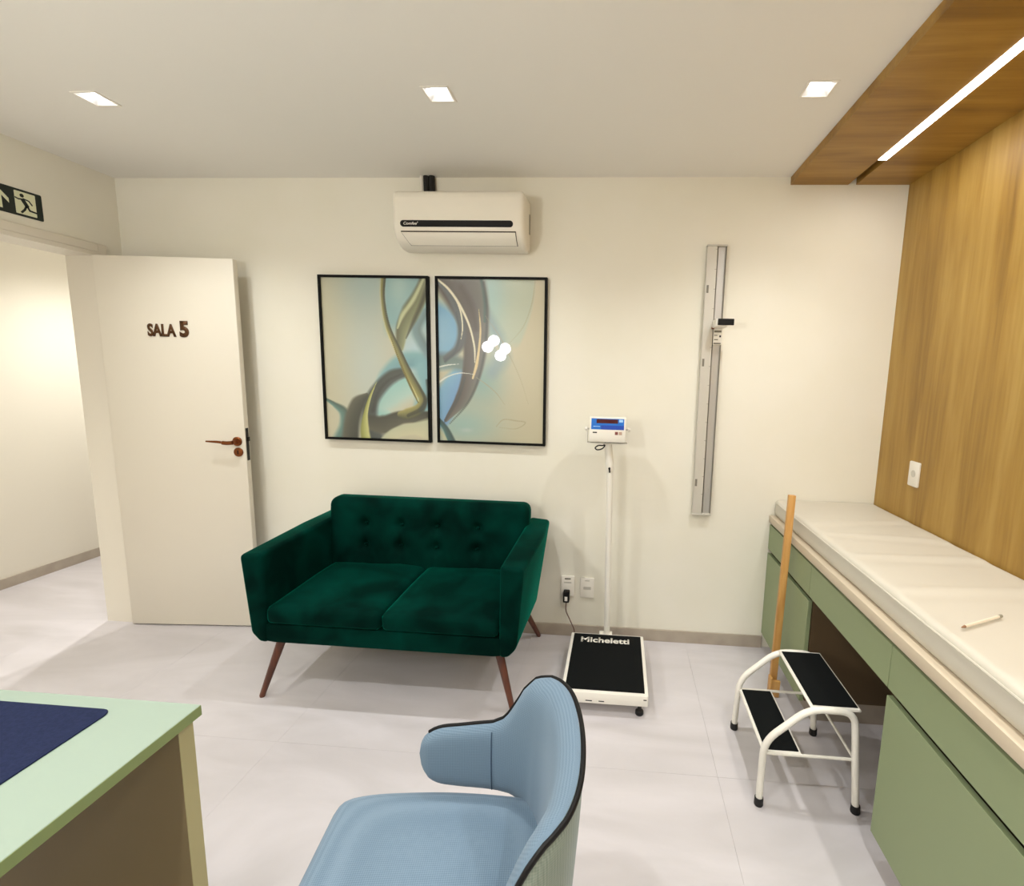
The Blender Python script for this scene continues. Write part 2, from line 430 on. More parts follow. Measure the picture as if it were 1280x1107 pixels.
# ------------------------------------------------------------------ lights in the ceiling
def downlight():
    t = thing('ceiling_downlight', '', 'ceiling light', (0, 0, H))
    bm = bmesh.new(); s = LS/2; i = LS/2-0.008
    prof = [(s, 0.0), (s, -0.003), (s-0.004, -0.004), (i, -0.003), (i, 0.0)]
    rings = [[bm.verts.new((r*sx, r*sy, H+h)) for sx, sy in ((-1,-1),(1,-1),(1,1),(-1,1))] for r, h in prof]
    for a in range(len(rings)-1):
        for k in range(4): bm.faces.new((rings[a][k], rings[a][(k+1)%4], rings[a+1][(k+1)%4], rings[a+1][k]))
    finish('frame', bm, M['white'], t, False)
    # reflector: square rim to round bowl
    bm = bmesh.new(); n = 32; top = []; mid = []; bot = []
    for k in range(n):
        a = 2*PI*k/n; c, sn = math.cos(a), math.sin(a); q = i/max(abs(c), abs(sn))
        bot.append(bm.verts.new((q*c, q*sn, H-0.0005))); mid.append(bm.verts.new((0.041*c, 0.041*sn, H+0.014))); top.append(bm.verts.new((0.033*c, 0.033*sn, H+0.032)))
    for k in range(n):
        bm.faces.new((bot[k], bot[(k+1)%n], mid[(k+1)%n], mid[k])); bm.faces.new((mid[k], mid[(k+1)%n], top[(k+1)%n], top[k]))
    finish('reflector', bm, M['reflector'], t)
    lathe('lamp', [(0.001, H+0.034), (0.033, H+0.034), (0.033, H+0.028), (0.026, H+0.024), (0.001, H+0.022)], (0, 0, 0), M['lamp_on'], t)
    ld = bpy.data.lights.new('downlight_beam', 'SPOT'); ld.energy = SPOT_W; ld.color = SPOT_COL; ld.spot_size = math.radians(132); ld.spot_blend = 1.0; ld.shadow_soft_size = 0.022
    lo = bpy.data.objects.new('downlight_beam', ld); COL.objects.link(lo); lo.parent = t; lo.location = (0, 0, -0.006)
    return t
dl0 = downlight()
names = {(0,0): 'square recessed downlight above the white door, leftmost of the three in view', (1,0): 'square recessed downlight in front of the air conditioner, middle of the row',
         (2,0): 'square recessed downlight next to the wooden ceiling band, rightmost of the row',
         (0,1): 'square recessed downlight in the ceiling left of the desk', (1,1): 'square recessed downlight in the ceiling above the blue armchair and desk end', (2,1): 'square recessed downlight in the ceiling over the near cabinets',
         (0,2): 'square recessed downlight at the left end of the rear ceiling row', (1,2): 'square recessed downlight in the middle of the rear ceiling row', (2,2): 'square recessed downlight at the right end of the rear ceiling row'}
first = True
for j, yy in enumerate(LY):
    for i, xx in enumerate(LX):
        t = dl0 if first else copy_tree(dl0); first = False
        t.location = (xx, yy, H); tag(t, names[(i, j)], 'ceiling light', 'recessed ceiling downlights')
# corridor lamps
def corridor_lamp(y, label):
    t = thing('corridor_lamp', label, 'ceiling light', (-0.42, y, H), 'corridor ceiling lamps')
    prism('frame', rrect(-0.42-0.09, -0.42+0.09, y-0.09, y+0.09, 0.01), 'z', H-0.006, H, M['white'], t)
    prism('diffuser', rrect(-0.42-0.08, -0.42+0.08, y-0.08, y+0.08, 0.01), 'z', H-0.009, H-0.006, M['lamp_on'], t)
    ld = bpy.data.lights.new('corridor_light', 'SPOT'); ld.energy = CORR_W; ld.color = (1.0, 0.99, 0.96); ld.shadow_soft_size = 0.04; ld.spot_size = math.radians(140); ld.spot_blend = 0.9
    lo = bpy.data.objects.new('corridor_light', ld); COL.objects.link(lo); lo.parent = t; lo.location = (0, 0, -0.055)
corridor_lamp(0.75, 'square flush lamp on the corridor ceiling just past the doorway'); corridor_lamp(-2.3, 'square flush lamp on the corridor ceiling at the near end')

led = thing('led_strip', 'bright white linear LED light set into the wooden ceiling band', 'strip light', (4.001, -0.29, ZS))
box('diffuser', LX0+0.001, LX1-0.001, YF+0.2, -0.29, ZS-0.002, ZS+0.006, M['led_on'], led, 0.0008, 1)
box('profile', LX0+0.001, LX1-0.001, YF+0.2, -0.29, ZS+0.0065, H-0.007, M['alu2'], led)
ld = bpy.data.lights.new('led_glow', 'AREA'); ld.shape = 'RECTANGLE'; ld.size = 0.034; ld.size_y = 4.05; ld.energy = 14; ld.color = (1.0, 0.96, 0.9)
lo = bpy.data.objects.new('led_glow', ld); COL.objects.link(lo); lo.parent = led; lo.location = (0, -2.05, -0.006)

# pendant of four opal globes over the desk (seen mirrored in the picture glass)
pend = thing('globe_pendant', 'pendant lamp of four glowing white globes hanging over the desk', 'pendant lamp', (1.42, -3.05, H))
lathe('canopy', [(0.001, H), (0.05, H), (0.05, H-0.02), (0.045, H-0.025), (0.001, H-0.025)], (1.42, -3.05, 0), M['brass'], pend)
tube('stem', [(1.42, -3.05, H-0.02), (1.42, -3.05, 1.83)], 0.004, M['brass'], pend)
for gx, gy, gz in ((1.375, -3.09, 1.911), (1.318, -3.02, 1.835), (1.511, -3.09, 1.822), (1.471, -3.02, 1.739)):
    arm = tube('arm', [(1.42, -3.05, 1.83), (gx, gy, gz)], 0.004, M['brass'], pend)
    bm = bmesh.new(); bmesh.ops.create_uvsphere(bm, u_segments=24, v_segments=14, radius=0.062); bmesh.ops.translate(bm, verts=bm.verts, vec=(gx, gy, gz))
    finish('globe', bm, M['globe_on'], pend)

# ------------------------------------------------------------------ door
dr = bpy.data.objects.new('door_1', None); COL.objects.link(dr); dr.location = (0.03, -0.192, 0); struct(dr)
dr['label'] = 'white lacquered door standing open, lettered SALA 5'
DX0, DX1, DYF, DYB = 0.028, 0.772, -0.192, -0.157
leaf = box('leaf', DX0, DX1, DYF, DYB, 0.008, 2.106, M['door'], dr, 0.002, 2)
text_mesh('lettering', 'SALA', M['brownletter'], leaf, (0.286, DYF, 1.686), ((1,0,0),(0,0,1),(0,-1,0)), 0.153, 0.069, 0.004, offset=0.036)
text_mesh('lettering', '5', M['brownletter'], leaf, (0.459, DYF, 1.685), ((1,0,0),(0,0,1),(0,-1,0)), 0.050, 0.088, 0.004, offset=0.05)
hd = lathe('handle_rosette', [(0.001, -0.010), (0.022, -0.010), (0.026, -0.006), (0.026, 0.0), (0.001, 0.0)], (0.728, DYF, 1.117), M['copper'], dr, axis='y')
bm = bmesh.new()
add_tube(bm, [(0.728, DYF, 1.117), (0.728, DYF-0.045, 1.117)], 0.010, 12)
add_tube(bm, bend_path([(0.732, DYF-0.046, 1.115), (0.695, DYF-0.050, 1.112), (0.66, DYF-0.052, 1.119), (0.590, DYF-0.052, 1.121)], 0.02), [0.011]*2+[0.011]*6+[0.007]*7+[0.0045], 10)
finish('lever', bm, M['copper'], hd)
kr = lathe('key_rosette', [(0.001, -0.008), (0.022, -0.008), (0.026, -0.005), (0.026, 0.0), (0.001, 0.0)], (0.731, DYF, 1.056), M['copper'], dr, axis='y')
box('keyhole', 0.728, 0.734, DYF-0.009, DYF-0.006, 1.045, 1.067, M['black'], kr)
lp = box('lock_plate', DX1, DX1+0.002, DYF+0.006, DYF+0.028, 1.008, 1.192, M['blackm'], dr, 0.0006, 1)
box('latch', DX1+0.0015, DX1+0.011, DYF+0.011, DYF+0.024, 1.118, 1.142, M['blackm'], lp, 0.001, 1)
# frame: jambs, head, architraves
frm = bpy.data.objects.new('trim_4', None); COL.objects.link(frm); frm.location = (0, -0.585, 0); struct(frm); frm['label'] = 'white lacquered frame around the doorway'
bm = bmesh.new(); add_box(bm, -0.16, 0.018, OPN1, OPN1+0.02, 0, OPZ+0.018)
finish('jamb', bm, M['frame'], frm)
bm = bmesh.new(); add_box(bm, -0.16, 0.018, OPN0-0.02, OPN0, 0, OPZ+0.018)
finish('jamb', bm, M['frame'], frm)
box('head', -0.16, 0.018, OPN0, OPN1, OPZ-0.004, OPZ+0.018, M['frame'], frm)
box('architrave', 0.0, 0.016, OPN1+0.02, OPN1+0.066, 0, OPZ+0.062, M['frame'], frm, 0.002, 1)
box('architrave', 0.0, 0.016, OPN0-0.066, OPN0-0.02, 0, OPZ+0.062, M['frame'], frm, 0.002, 1)
box('architrave', 0.0, 0.016, OPN0-0.02, OPN1+0.02, OPZ+0.018, OPZ+0.062, M['frame'], frm, 0.002, 1)
for hz in (0.25, 1.05, 1.86):
    tube('hinge', [(0.022, -0.1705, hz-0.04), (0.022, -0.1705, hz+0.04)], 0.0045, M['alu'], frm)

dr.rotation_euler = (0, 0, math.radians(4.6))
# ------------------------------------------------------------------ built-in cabinets on the right
XC = 3.731; CZ = 0.752; FT = 0.018
def cabinet(name, label, y0, y1, doors=True, splits=()):
    t = thing(name, label, 'cabinet', (XC, (y0+y1)/2, 0), 'built-in sage cabinets')
    bm = bmesh.new()
    XB = XR-0.002
    add_box(bm, XC+FT+0.004, XB, y0, y0+FT, 0.095, CZ-0.002); add_box(bm, XC+FT+0.004, XB, y1-FT, y1, 0.095, CZ-0.002)
    add_box(bm, XC+FT+0.004, XB, y0+FT, y1-FT, 0.095, 0.095+FT); add_box(bm, XB-0.01, XB, y0+FT, y1-FT, 0.095+FT, CZ-0.002)
    add_box(bm, XC+0.09, XB-0.02, y0+FT, y1-FT, 0.575, 0.593)
    finish('carcass', bm, M['carcass'], t, False)
    box('plinth', XC+0.058, XB, y0+0.002, y1-0.002, 0.0, 0.095, M['base'], t)
    ys = [y0] + list(splits) + [y1]
    for a, b in zip(ys[:-1], ys[1:]):
        box('drawer_front', XC, XC+FT, a+0.0015, b-0.0015, 0.597, CZ-0.015, M['sage'], t, 0.0008, 1)
        box('cabinet_door', XC, XC+FT, a+0.0015, b-0.0015, 0.092, 0.573, M['sage'], t, 0.0008, 1)
    return t
cabinet('base_cabinet', 'narrow sage green cabinet in the far corner against the back wall', -0.612, -0.003)
cabinet('base_cabinet', 'long sage green cabinet nearest the viewer, beside the step stool', -3.10, -1.256, splits=(-1.87, -2.48))
kp = thing('knee_drawer', 'sage green drawer panel spanning the open knee space between the cabinets', 'drawer', (XC, -0.934, 0.594), 'built-in sage cabinets')
box('drawer_front', XC, XC+FT, -1.2545, -0.6135, 0.597, CZ-0.015, M['sage'], kp, 0.0008, 1)
bm = bmesh.new()
for a in ((XC+FT+0.002, XR-0.10, -1.250, -1.238), (XC+FT+0.002, XR-0.10, -0.630, -0.618), (XR-0.112, XR-0.10, -1.238, -0.630)): add_box(bm, a[0], a[1], a[2], a[3], 0.610, CZ-0.002)
add_box(bm, XC+FT+0.002, XR-0.10, -1.250, -0.618, 0.598, 0.610)
finish('drawer_box', bm, M['carcass'], kp, False)
struct(box('trim_3', XR-0.012, XR-0.001, -1.255, -0.613, 0.0, 0.75, M['carcass']))
tag(box('countertop', XC-0.006, XR-0.0005, -3.10, -0.001, CZ, 0.790, M['counter'], None, 0.002, 2), 'long cream laminate countertop covering the sage green cabinets', 'countertop')
# mattress
def mdef(p, lo, hi):
    q = p.copy(); top = (p.z-lo.z)/(hi.z-lo.z)
    if top > 0.5:
        y = p.y; x = p.x; fx = min(1, max(0, (x-lo.x)/0.06))*min(1, max(0, (hi.x-x)/0.05)); fy = min(1, max(0, (hi.y-y)/0.10))
        w = 0.0
        for yc, amp, sl, wd in ((-0.42, 0.0050, 0.25, 0.022), (-0.62, 0.0045, -0.10, 0.020), (-0.86, 0.0060, 0.05, 0.026), (-1.16, 0.0060, 0.10, 0.024), (-1.62, 0.005, 0.1, 0.03), (-2.1, 0.005, -0.1, 0.03)):
            d = y-(yc+sl*(x-4.0)); w += amp*math.exp(-(d/wd)**2) - amp*0.7*math.exp(-((d+0.045)/0.03)**2)
        w += 0.0022*math.sin(9*y+3*x)+0.0015*math.sin(23*y-7*x)
        q.z += w*fx*fy*(top-0.5)*2
    else:
        pass
    if p.x < lo.x+0.02: q.x += 0.0008*math.sin(11*p.y)
    return q
mt = thing('mattress', 'thin cream vinyl examination mattress lying on the countertop', 'mattress', (4.0, -1.5, 0.790))
rbox('pad', 3.748, XR-0.003, -3.08, -0.003, 0.790, 0.885, 0.022, M['vinyl'], mt, 0.014, mdef, 60)
tube('piping', [(3.7485+0.0008*math.sin(11*y), y, 0.867) for y in np.linspace(-3.06, -0.02, 120)], 0.0035, M['vinyl'], mt, 6)
pc = thing('pencil', 'small white pencil lying on the cream mattress', 'pencil', (3.885, -1.38, 0.888))
a, b = Vector((3.803, -1.425, 0.8925)), Vector((3.965, -1.341, 0.8925)); d = (b-a)
tube('shaft', [a+d*0.08, b-d*0.07], 0.0042, M['pencil'], pc, 6); tube('tip', [a, a+d*0.08], [0.0015, 0.0042], M['pencil2'], pc, 6); tube('cap', [b-d*0.07, b], 0.0048, M['pencil3'], pc, 8)
# outlet on wood wall
def outlet(name, label, c, nrm, w=0.078, h=0.118):
    t = thing(name, label, 'outlet', c)
    if nrm == 'y':
        prism('plate', rrect(c[0]-w/2, c[0]+w/2, c[2]-h/2, c[2]+h/2, 0.006), 'y', -0.009, 0.0, M['white'], t, 0.002, 2)
    else:
        prism('plate', rrect(c[1]-w/2, c[1]+w/2, c[2]-h/2, c[2]+h/2, 0.006), 'x', XR-0.009, XR, M['white'], t, 0.002, 2)
    return t
ow = outlet('wall_outlet', 'white single outlet plate on the wooden wall above the mattress', (XR, -0.336, 1.112), 'x')
prism('socket', circle(-0.336, 1.114, 0.017, 20), 'x', XR-0.0105, XR-0.0085, M['alu2'], ow)

# ------------------------------------------------------------------ back wall things
# air conditioner
ac = thing('air_conditioner', 'white split air conditioner mounted high on the back wall', 'air conditioner', (2.025, -0.1, 2.16))
AX0, AX1 = 1.690, 2.362
prof = [(0.0, 2.432), (-0.165, 2.432), (-0.185, 2.428), (-0.196, 2.415), (-0.200, 2.39), (-0.201, 2.30), (-0.199, 2.265), (-0.192, 2.235), (-0.170, 2.205), (-0.135, 2.178), (-0.10, 2.166), (-0.05, 2.165), (0.0, 2.175)]
prism('body', prof, 'x', AX0, AX1, M['acwhite'], ac, 0.021, 5)
strip = prism('display_strip', rrect(1.732, 2.308, 2.2555, 2.286, 0.015, 6), 'y', -0.2035, -0.196, M['black'], ac, 0.001, 1)
text_mesh('lettering', "Comfee'", M['whitem'], strip, (1.750, -0.2035, 2.2635), ((1,0,0),(0,0,1),(0,-1,0)), 0.075, 0.0145, 0.0008, offset=0.015, shear=0.2)
# louvre flap following the lower slope
def flap(y_off, x0, x1, name, m, pad=0.0):
    bm = bmesh.new(); pr = [(-0.1935, 2.232), (-0.184, 2.2185), (-0.170, 2.205), (-0.152, 2.190), (-0.140, 2.1815)]
    F = []; B = []
    for k, (y, z) in enumerate(pr):
        n = Vector((0, -0.66, -0.75)).normalized()
        e0 = pad*(k == 0); dz = pad*(1 if k == 0 else (-1 if k == len(pr)-1 else 0)); sl = 0.030*(1-k/(len(pr)-1))
        p = Vector((0, y-dz*0.7, z+dz*0.6))
        F.append((bm.verts.new((x0-pad+0.030-sl, *(p+n*y_off)[1:])), bm.verts.new((x1+pad-0.0, *(p+n*y_off)[1:]))))
        B.append((bm.verts.new((x0-pad+0.030-sl, *(p-n*0.006)[1:])), bm.verts.new((x1+pad-0.0, *(p-n*0.006)[1:]))))
    for k in range(len(pr)-1):
        bm.faces.new((F[k][0], F[k][1], F[k+1][1], F[k+1][0])); bm.faces.new((B[k][0], B[k+1][0], B[k+1][1], B[k][1]))
        bm.faces.new((F[k][0], F[k+1][0], B[k+1][0], B[k][0])); bm.faces.new((F[k][1], B[k][1], B[k+1][1], F[k+1][1]))
    bm.faces.new((F[0][0], B[0][0], B[0][1], F[0][1])); bm.faces.new((F[-1][0], F[-1][1], B[-1][1], B[-1][0]))
    return finish(name, bm, m, ac)
flap(0.0008, 1.735, 2.318, 'flap_gap', M['gap'], 0.0032)
flap(0.0030, 1.735, 2.318, 'flap', M['acwhite'])
box('side_vent', AX1-0.002, AX1+0.0012, -0.050, -0.036, 2.262, 2.362, M['gap'], ac)
for px, r, m in ((1.778, 0.010, M['white']), (1.803, 0.015, M['greyins']), (1.834, 0.016, M['greyins'])):
    tube('pipe', [(px-0.004, -0.018, H), (px-0.002, -0.018, 2.49), (px+0.004, -0.022, 2.41)], r, m, ac, 12)

# pictures
def paint(kind):
    nx, ny = 170, 246
    U, V = np.meshgrid((np.arange(nx)+0.5)/nx, (np.arange(ny)+0.5)/ny)      # v downward
    asp = 0.915/0.627
    def mixc(img, c, a): return img*(1-a[..., None]) + np.array(c, float)[None, None]*a[..., None]
    def gauss(cu, cv, su, sv): return np.exp(-((U-cu)/su)**2-((V-cv)/sv)**2)
    def stroke(pts, w):
        P = np.array([list(p) for p in catmull([(a, b*asp, 0) for a, b in pts], 14)])[:, :2]
        n = len(P); ww = np.interp(np.linspace(0, 1, n), np.linspace(0, 1, len(w)), w)
        T = np.gradient(P, axis=0); T /= np.linalg.norm(T, axis=1)[:, None]+1e-9
        best = np.full(U.shape, 9.0); side = np.zeros(U.shape); tt = np.zeros(U.shape)
        for k in range(n):
            dx, dy = U-P[k, 0], V*asp-P[k, 1]; d = np.hypot(dx, dy)/max(ww[k], 1e-4); s = (T[k, 0]*dy-T[k, 1]*dx)/max(ww[k], 1e-4)
            q = d < best; best[q] = d[q]; side[q] = s[q]; tt[q] = k/n
        return best, np.clip(side, -1, 1), tt
    def ribbon(img, pts, w, cl, cr, soft=0.15, alpha=1.0, fade=None):
        d, s, t = stroke(pts, w); a = np.clip((1-d)/soft, 0, 1)*alpha
        if fade: a = a*np.interp(t, [0, 0.25, 0.75, 1], fade)
        m = ((s+1)/2)[..., None]; c = np.array(cl, float)*(1-m)+np.array(cr, float)*m
        return img*(1-a[..., None])+c*a[..., None]
    img = np.zeros((ny, nx, 3))
    if kind == 'L':
        img[:] = (188, 182, 154)
        img = mixc(img, (178, 190, 184), np.clip(gauss(0.42, 0.5, 0.28, 0.55)*0.8, 0, 1))
        img = mixc(img, (150, 176, 178), np.clip(gauss(0.45, 0.0, 0.30, 0.22)*0.7, 0, 1))
        img = mixc(img, (122, 164, 170), np.clip((U-0.57)/0.06, 0, 1)*np.clip((0.33-V)/0.1+0.4, 0, 1)*0.85)
        img = mixc(img, (168, 194, 200), np.clip((U-0.70)/0.1, 0, 1)*gauss(0.9, 0.45, 0.3, 0.2))
        img = mixc(img, (176, 200, 190), np.clip(gauss(0.74, 0.05, 0.10, 0.12), 0, 1)*0.6)
        # teal fields lower right
        img = ribbon(img, [(1.05, 0.50), (0.78, 0.50), (0.60, 0.60), (0.48, 0.74)], [0.11, 0.10, 0.09, 0.05], (96, 140, 150), (130, 172, 174), 0.5)
        img = ribbon(img, [(0.98, 0.55), (1.0, 0.66), (0.94, 0.78)], [0.14, 0.14, 0.10], (110, 156, 166), (128, 170, 176), 0.5)
        img = ribbon(img, [(0.80, 0.66), (0.64, 0.72), (0.52, 0.80), (0.60, 0.84)], [0.16, 0.18, 0.12, 0.06], (188, 204, 192), (120, 176, 172), 0.6)
        img = ribbon(img, [(0.98, 0.20), (0.90, 0.30), (0.94, 0.38), (1.02, 0.46)], [0.05, 0.07, 0.07, 0.07], (96, 116, 116), (126, 156, 160), 0.6)
        # leaf
        img = ribbon(img, [(1.0, -0.02), (0.94, 0.10), (0.85, 0.20), (0.77, 0.30), (0.74, 0.42)], [0.05, 0.085, 0.10, 0.075, 0.04], (150, 158, 118), (76, 76, 52), 0.35)
        img = ribbon(img, [(0.99, -0.02), (0.88, 0.12), (0.77, 0.22), (0.72, 0.30)], [0.018, 0.03, 0.03, 0.012], (192, 196, 156), (170, 176, 134), 0.7)
        # dark arc
        img = ribbon(img, [(0.80, 0.57), (0.66, 0.60), (0.54, 0.67), (0.45, 0.76), (0.42, 0.88), (0.46, 1.02)], [0.05, 0.075, 0.08, 0.085, 0.10, 0.14], (66, 74, 74), (46, 52, 46), 0.45)
        img = ribbon(img, [(0.42, 0.90), (0.56, 0.91), (0.74, 0.86), (1.02, 0.85)], [0.08, 0.10, 0.07, 0.06], (44, 44, 34), (84, 84, 68), 0.3)  # dark band: part of the dark furniture's reflection, painted into the print
        img = ribbon(img, [(0.58, 1.02), (0.68, 0.96), (0.86, 0.93), (1.02, 0.93)], [0.07, 0.06, 0.06, 0.12], (176, 180, 150), (198, 194, 160), 0.3)
        # left dark leaf, teal and pale blade
        img = ribbon(img, [(-0.02, 0.75), (0.08, 0.79), (0.17, 0.84), (0.18, 0.93), (0.13, 1.02)], [0.012, 0.03, 0.06, 0.08, 0.10], (60, 74, 64), (104, 146, 140), 0.5)
        img = ribbon(img, [(0.40, 0.72), (0.31, 0.78), (0.25, 0.88), (0.22, 1.02)], [0.02, 0.08, 0.09, 0.10], (38, 42, 34), (92, 92, 76), 0.35)
        img = ribbon(img, [(0.50, 0.64), (0.43, 0.74), (0.385, 0.84), (0.37, 0.94), (0.38, 1.02)], [0.004, 0.016, 0.026, 0.05, 0.06], (206, 206, 140), (120, 124, 50), 0.35)
        # golden stem with the dark edge, hooking back at the bottom
        img = ribbon(img, [(0.60, -0.02), (0.585, 0.12), (0.62, 0.28), (0.71, 0.42), (0.80, 0.56), (0.90, 0.68), (0.945, 0.74), (0.91, 0.80), (0.80, 0.835), (0.72, 0.84)], [0.026, 0.018, 0.020, 0.032, 0.042, 0.046, 0.044, 0.055, 0.06, 0.03], (58, 62, 38), (164, 156, 88), 0.3)
        img = ribbon(img, [(0.615, -0.02), (0.60, 0.12), (0.64, 0.28), (0.73, 0.42), (0.83, 0.56), (0.93, 0.68), (0.965, 0.745), (0.93, 0.80), (0.80, 0.845)], [0.014, 0.012, 0.012, 0.012, 0.012, 0.014, 0.018, 0.025, 0.02], (48, 52, 34), (70, 70, 40), 0.5)
        img = ribbon(img, [(0.575, -0.02), (0.562, 0.12), (0.60, 0.29), (0.685, 0.43), (0.77, 0.57), (0.865, 0.69), (0.905, 0.75)], [0.005, 0.006, 0.008, 0.010, 0.011, 0.010, 0.006], (206, 198, 140), (188, 180, 116), 0.6)
        img = ribbon(img, [(1.01, 0.04), (0.96, 0.14), (0.88, 0.25), (0.80, 0.36)], [0.03, 0.035, 0.03, 0.01], (60, 60, 42), (52, 52, 38), 0.8, 0.8)
        img = ribbon(img, [(0.99, 0.62), (1.0, 0.72), (0.93, 0.81)], [0.02, 0.03, 0.04], (50, 66, 62), (44, 52, 46), 0.8, 0.8)
        img = ribbon(img, [(0.74, 0.585), (0.60, 0.635), (0.50, 0.72), (0.455, 0.82)], [0.012, 0.022, 0.026, 0.03], (34, 40, 38), (40, 46, 42), 0.8, 0.8)
        img = ribbon(img, [(0.655, 0.36), (0.74, 0.52), (0.83, 0.66), (0.90, 0.76)], [0.008, 0.015, 0.015, 0.008], (112, 100, 36), (86, 82, 36), 0.6)
    else:
        img[:] = (184, 176, 148)
        img = mixc(img, (166, 178, 158), np.clip((0.92-0.9*V**2-U)/0.03, 0, 1)*np.clip((0.42-V)/0.05, 0, 1)*0.75)
        img = mixc(img, (150, 182, 180), np.clip(gauss(0.50, 0.06, 0.14, 0.30)*0.8, 0, 1))
        img = mixc(img, (126, 158, 152), np.clip(gauss(0.40, 0.62, 0.22, 0.16), 0, 1)*0.9)
        img = mixc(img, (140, 172, 166), np.clip(gauss(0.22, 0.90, 0.34, 0.13), 0, 1)*0.9)
        img = ribbon(img, [(0.46, 0.18), (0.56, 0.34), (0.60, 0.46), (0.52, 0.56)], [0.05, 0.10, 0.12, 0.10], (134, 152, 148), (124, 150, 160), 0.8, 0.8)
        img = ribbon(img, [(-0.05, 0.20), (0.06, 0.26), (0.09, 0.36), (0.02, 0.46)], [0.14, 0.16, 0.16, 0.16], (104, 152, 184), (140, 178, 196), 0.5)
        img = ribbon(img, [(0.20, 0.58), (0.10, 0.70), (0.02, 0.86)], [0.10, 0.15, 0.10], (100, 140, 186), (120, 168, 190), 0.4)
        img = ribbon(img, [(-0.02, 0.50), (0.10, 0.50), (0.24, 0.52), (0.36, 0.54)], [0.10, 0.10, 0.08, 0.05], (92, 106, 104), (110, 134, 128), 0.6)
        img = ribbon(img, [(0.16, -0.06), (0.27, 0.10), (0.34, 0.26), (0.35, 0.42), (0.31, 0.58), (0.22, 0.73), (0.06, 0.87)], [0.27, 0.22, 0.155, 0.125, 0.10, 0.075, 0.02], (112, 112, 106), (66, 58, 52), 0.22)
        img = ribbon(img, [(0.40, -0.03), (0.44, 0.12), (0.44, 0.25)], [0.02, 0.025, 0.02], (70, 88, 80), (70, 94, 88), 0.7)
        img = ribbon(img, [(-0.02, 0.0), (0.12, 0.10), (0.22, 0.26), (0.20, 0.40), (0.06, 0.48)], [0.02, 0.05, 0.06, 0.06, 0.03], (74, 76, 76), (88, 98, 100), 0.6)
        img = ribbon(img, [(0.43, 0.02), (0.46, 0.16), (0.455, 0.32), (0.43, 0.46), (0.37, 0.62), (0.27, 0.76), (0.10, 0.89)], [0.02, 0.022, 0.022, 0.022, 0.022, 0.018, 0.01], (52, 50, 46), (60, 74, 72), 0.9, 0.75)
        img = ribbon(img, [(0.22, 0.05), (0.31, 0.16), (0.36, 0.30)], [0.05, 0.06, 0.04], (64, 56, 52), (74, 64, 60), 0.9, 0.6)
        img = ribbon(img, [(0.17, 0.20), (0.20, 0.32), (0.16, 0.43), (0.06, 0.50)], [0.012, 0.02, 0.02, 0.02], (54, 62, 66), (70, 80, 84), 0.9, 0.8)
        img = ribbon(img, [(0.25, 0.60), (0.20, 0.70), (0.12, 0.80), (0.03, 0.90)], [0.015, 0.02, 0.02, 0.01], (58, 58, 60), (58, 66, 76), 0.9, 0.7)
        for pts, w in (([(-0.01, 0.0), (0.10, 0.06), (0.20, 0.15), (0.29, 0.27), (0.34, 0.40), (0.345, 0.50)], [0.011, 0.015, 0.017, 0.014, 0.012, 0.007]),
                       ([(0.17, 0.12), (0.215, 0.20), (0.23, 0.29), (0.215, 0.36)], [0.007, 0.010, 0.009, 0.004])):
            img = ribbon(img, pts, w, (206, 200, 172), (222, 214, 188), 0.5)
        img = ribbon(img, [(0.385, 0.18), (0.40, 0.30), (0.385, 0.42), (0.36, 0.52), (0.325, 0.60)], [0.005, 0.012, 0.014, 0.02, 0.012], (196, 176, 132), (216, 192, 142), 0.5)
        img = ribbon(img, [(0.0, 0.535), (0.10, 0.52), (0.20, 0.515)], [0.010, 0.008, 0.003], (214, 216, 206), (214, 216, 206), 0.6)
        img = ribbon(img, [(0.0, 0.63), (0.08, 0.595), (0.20, 0.57), (0.33, 0.575)], [0.012, 0.009, 0.007, 0.004], (214, 216, 206), (206, 208, 196), 0.6)
        for pts in ([(0.45, 0.22), (0.58, 0.34), (0.68, 0.46), (0.78, 0.60), (0.855, 0.75)], [(0.91, 0.0), (0.88, 0.14), (0.80, 0.28), (0.66, 0.39)], [(0.36, 0.595), (0.46, 0.64), (0.55, 0.69), (0.63, 0.76)],
                    [(0.55, 0.90), (0.62, 0.855), (0.74, 0.86), (0.83, 0.87), (0.74, 0.91), (0.58, 0.905)]):
            img = ribbon(img, pts, [0.006, 0.010, 0.008, 0.005], (144, 138, 112), (160, 152, 122), 0.9, 0.75)
        img = ribbon(img, [(-0.02, 0.86), (0.06, 0.93), (0.12, 1.02)], [0.02, 0.035, 0.05], (40, 60, 60), (66, 110, 108), 0.4)
        img = ribbon(img, [(-0.02, 0.93), (0.03, 0.97), (0.07, 1.02)], [0.02, 0.02, 0.02], (176, 180, 150), (176, 180, 150), 0.5)
        img = mixc(img, (176, 186, 182), np.clip(gauss(0.26, 0.93, 0.06, 0.014), 0, 1)*0.6)
    return np.clip(img, 0, 255)

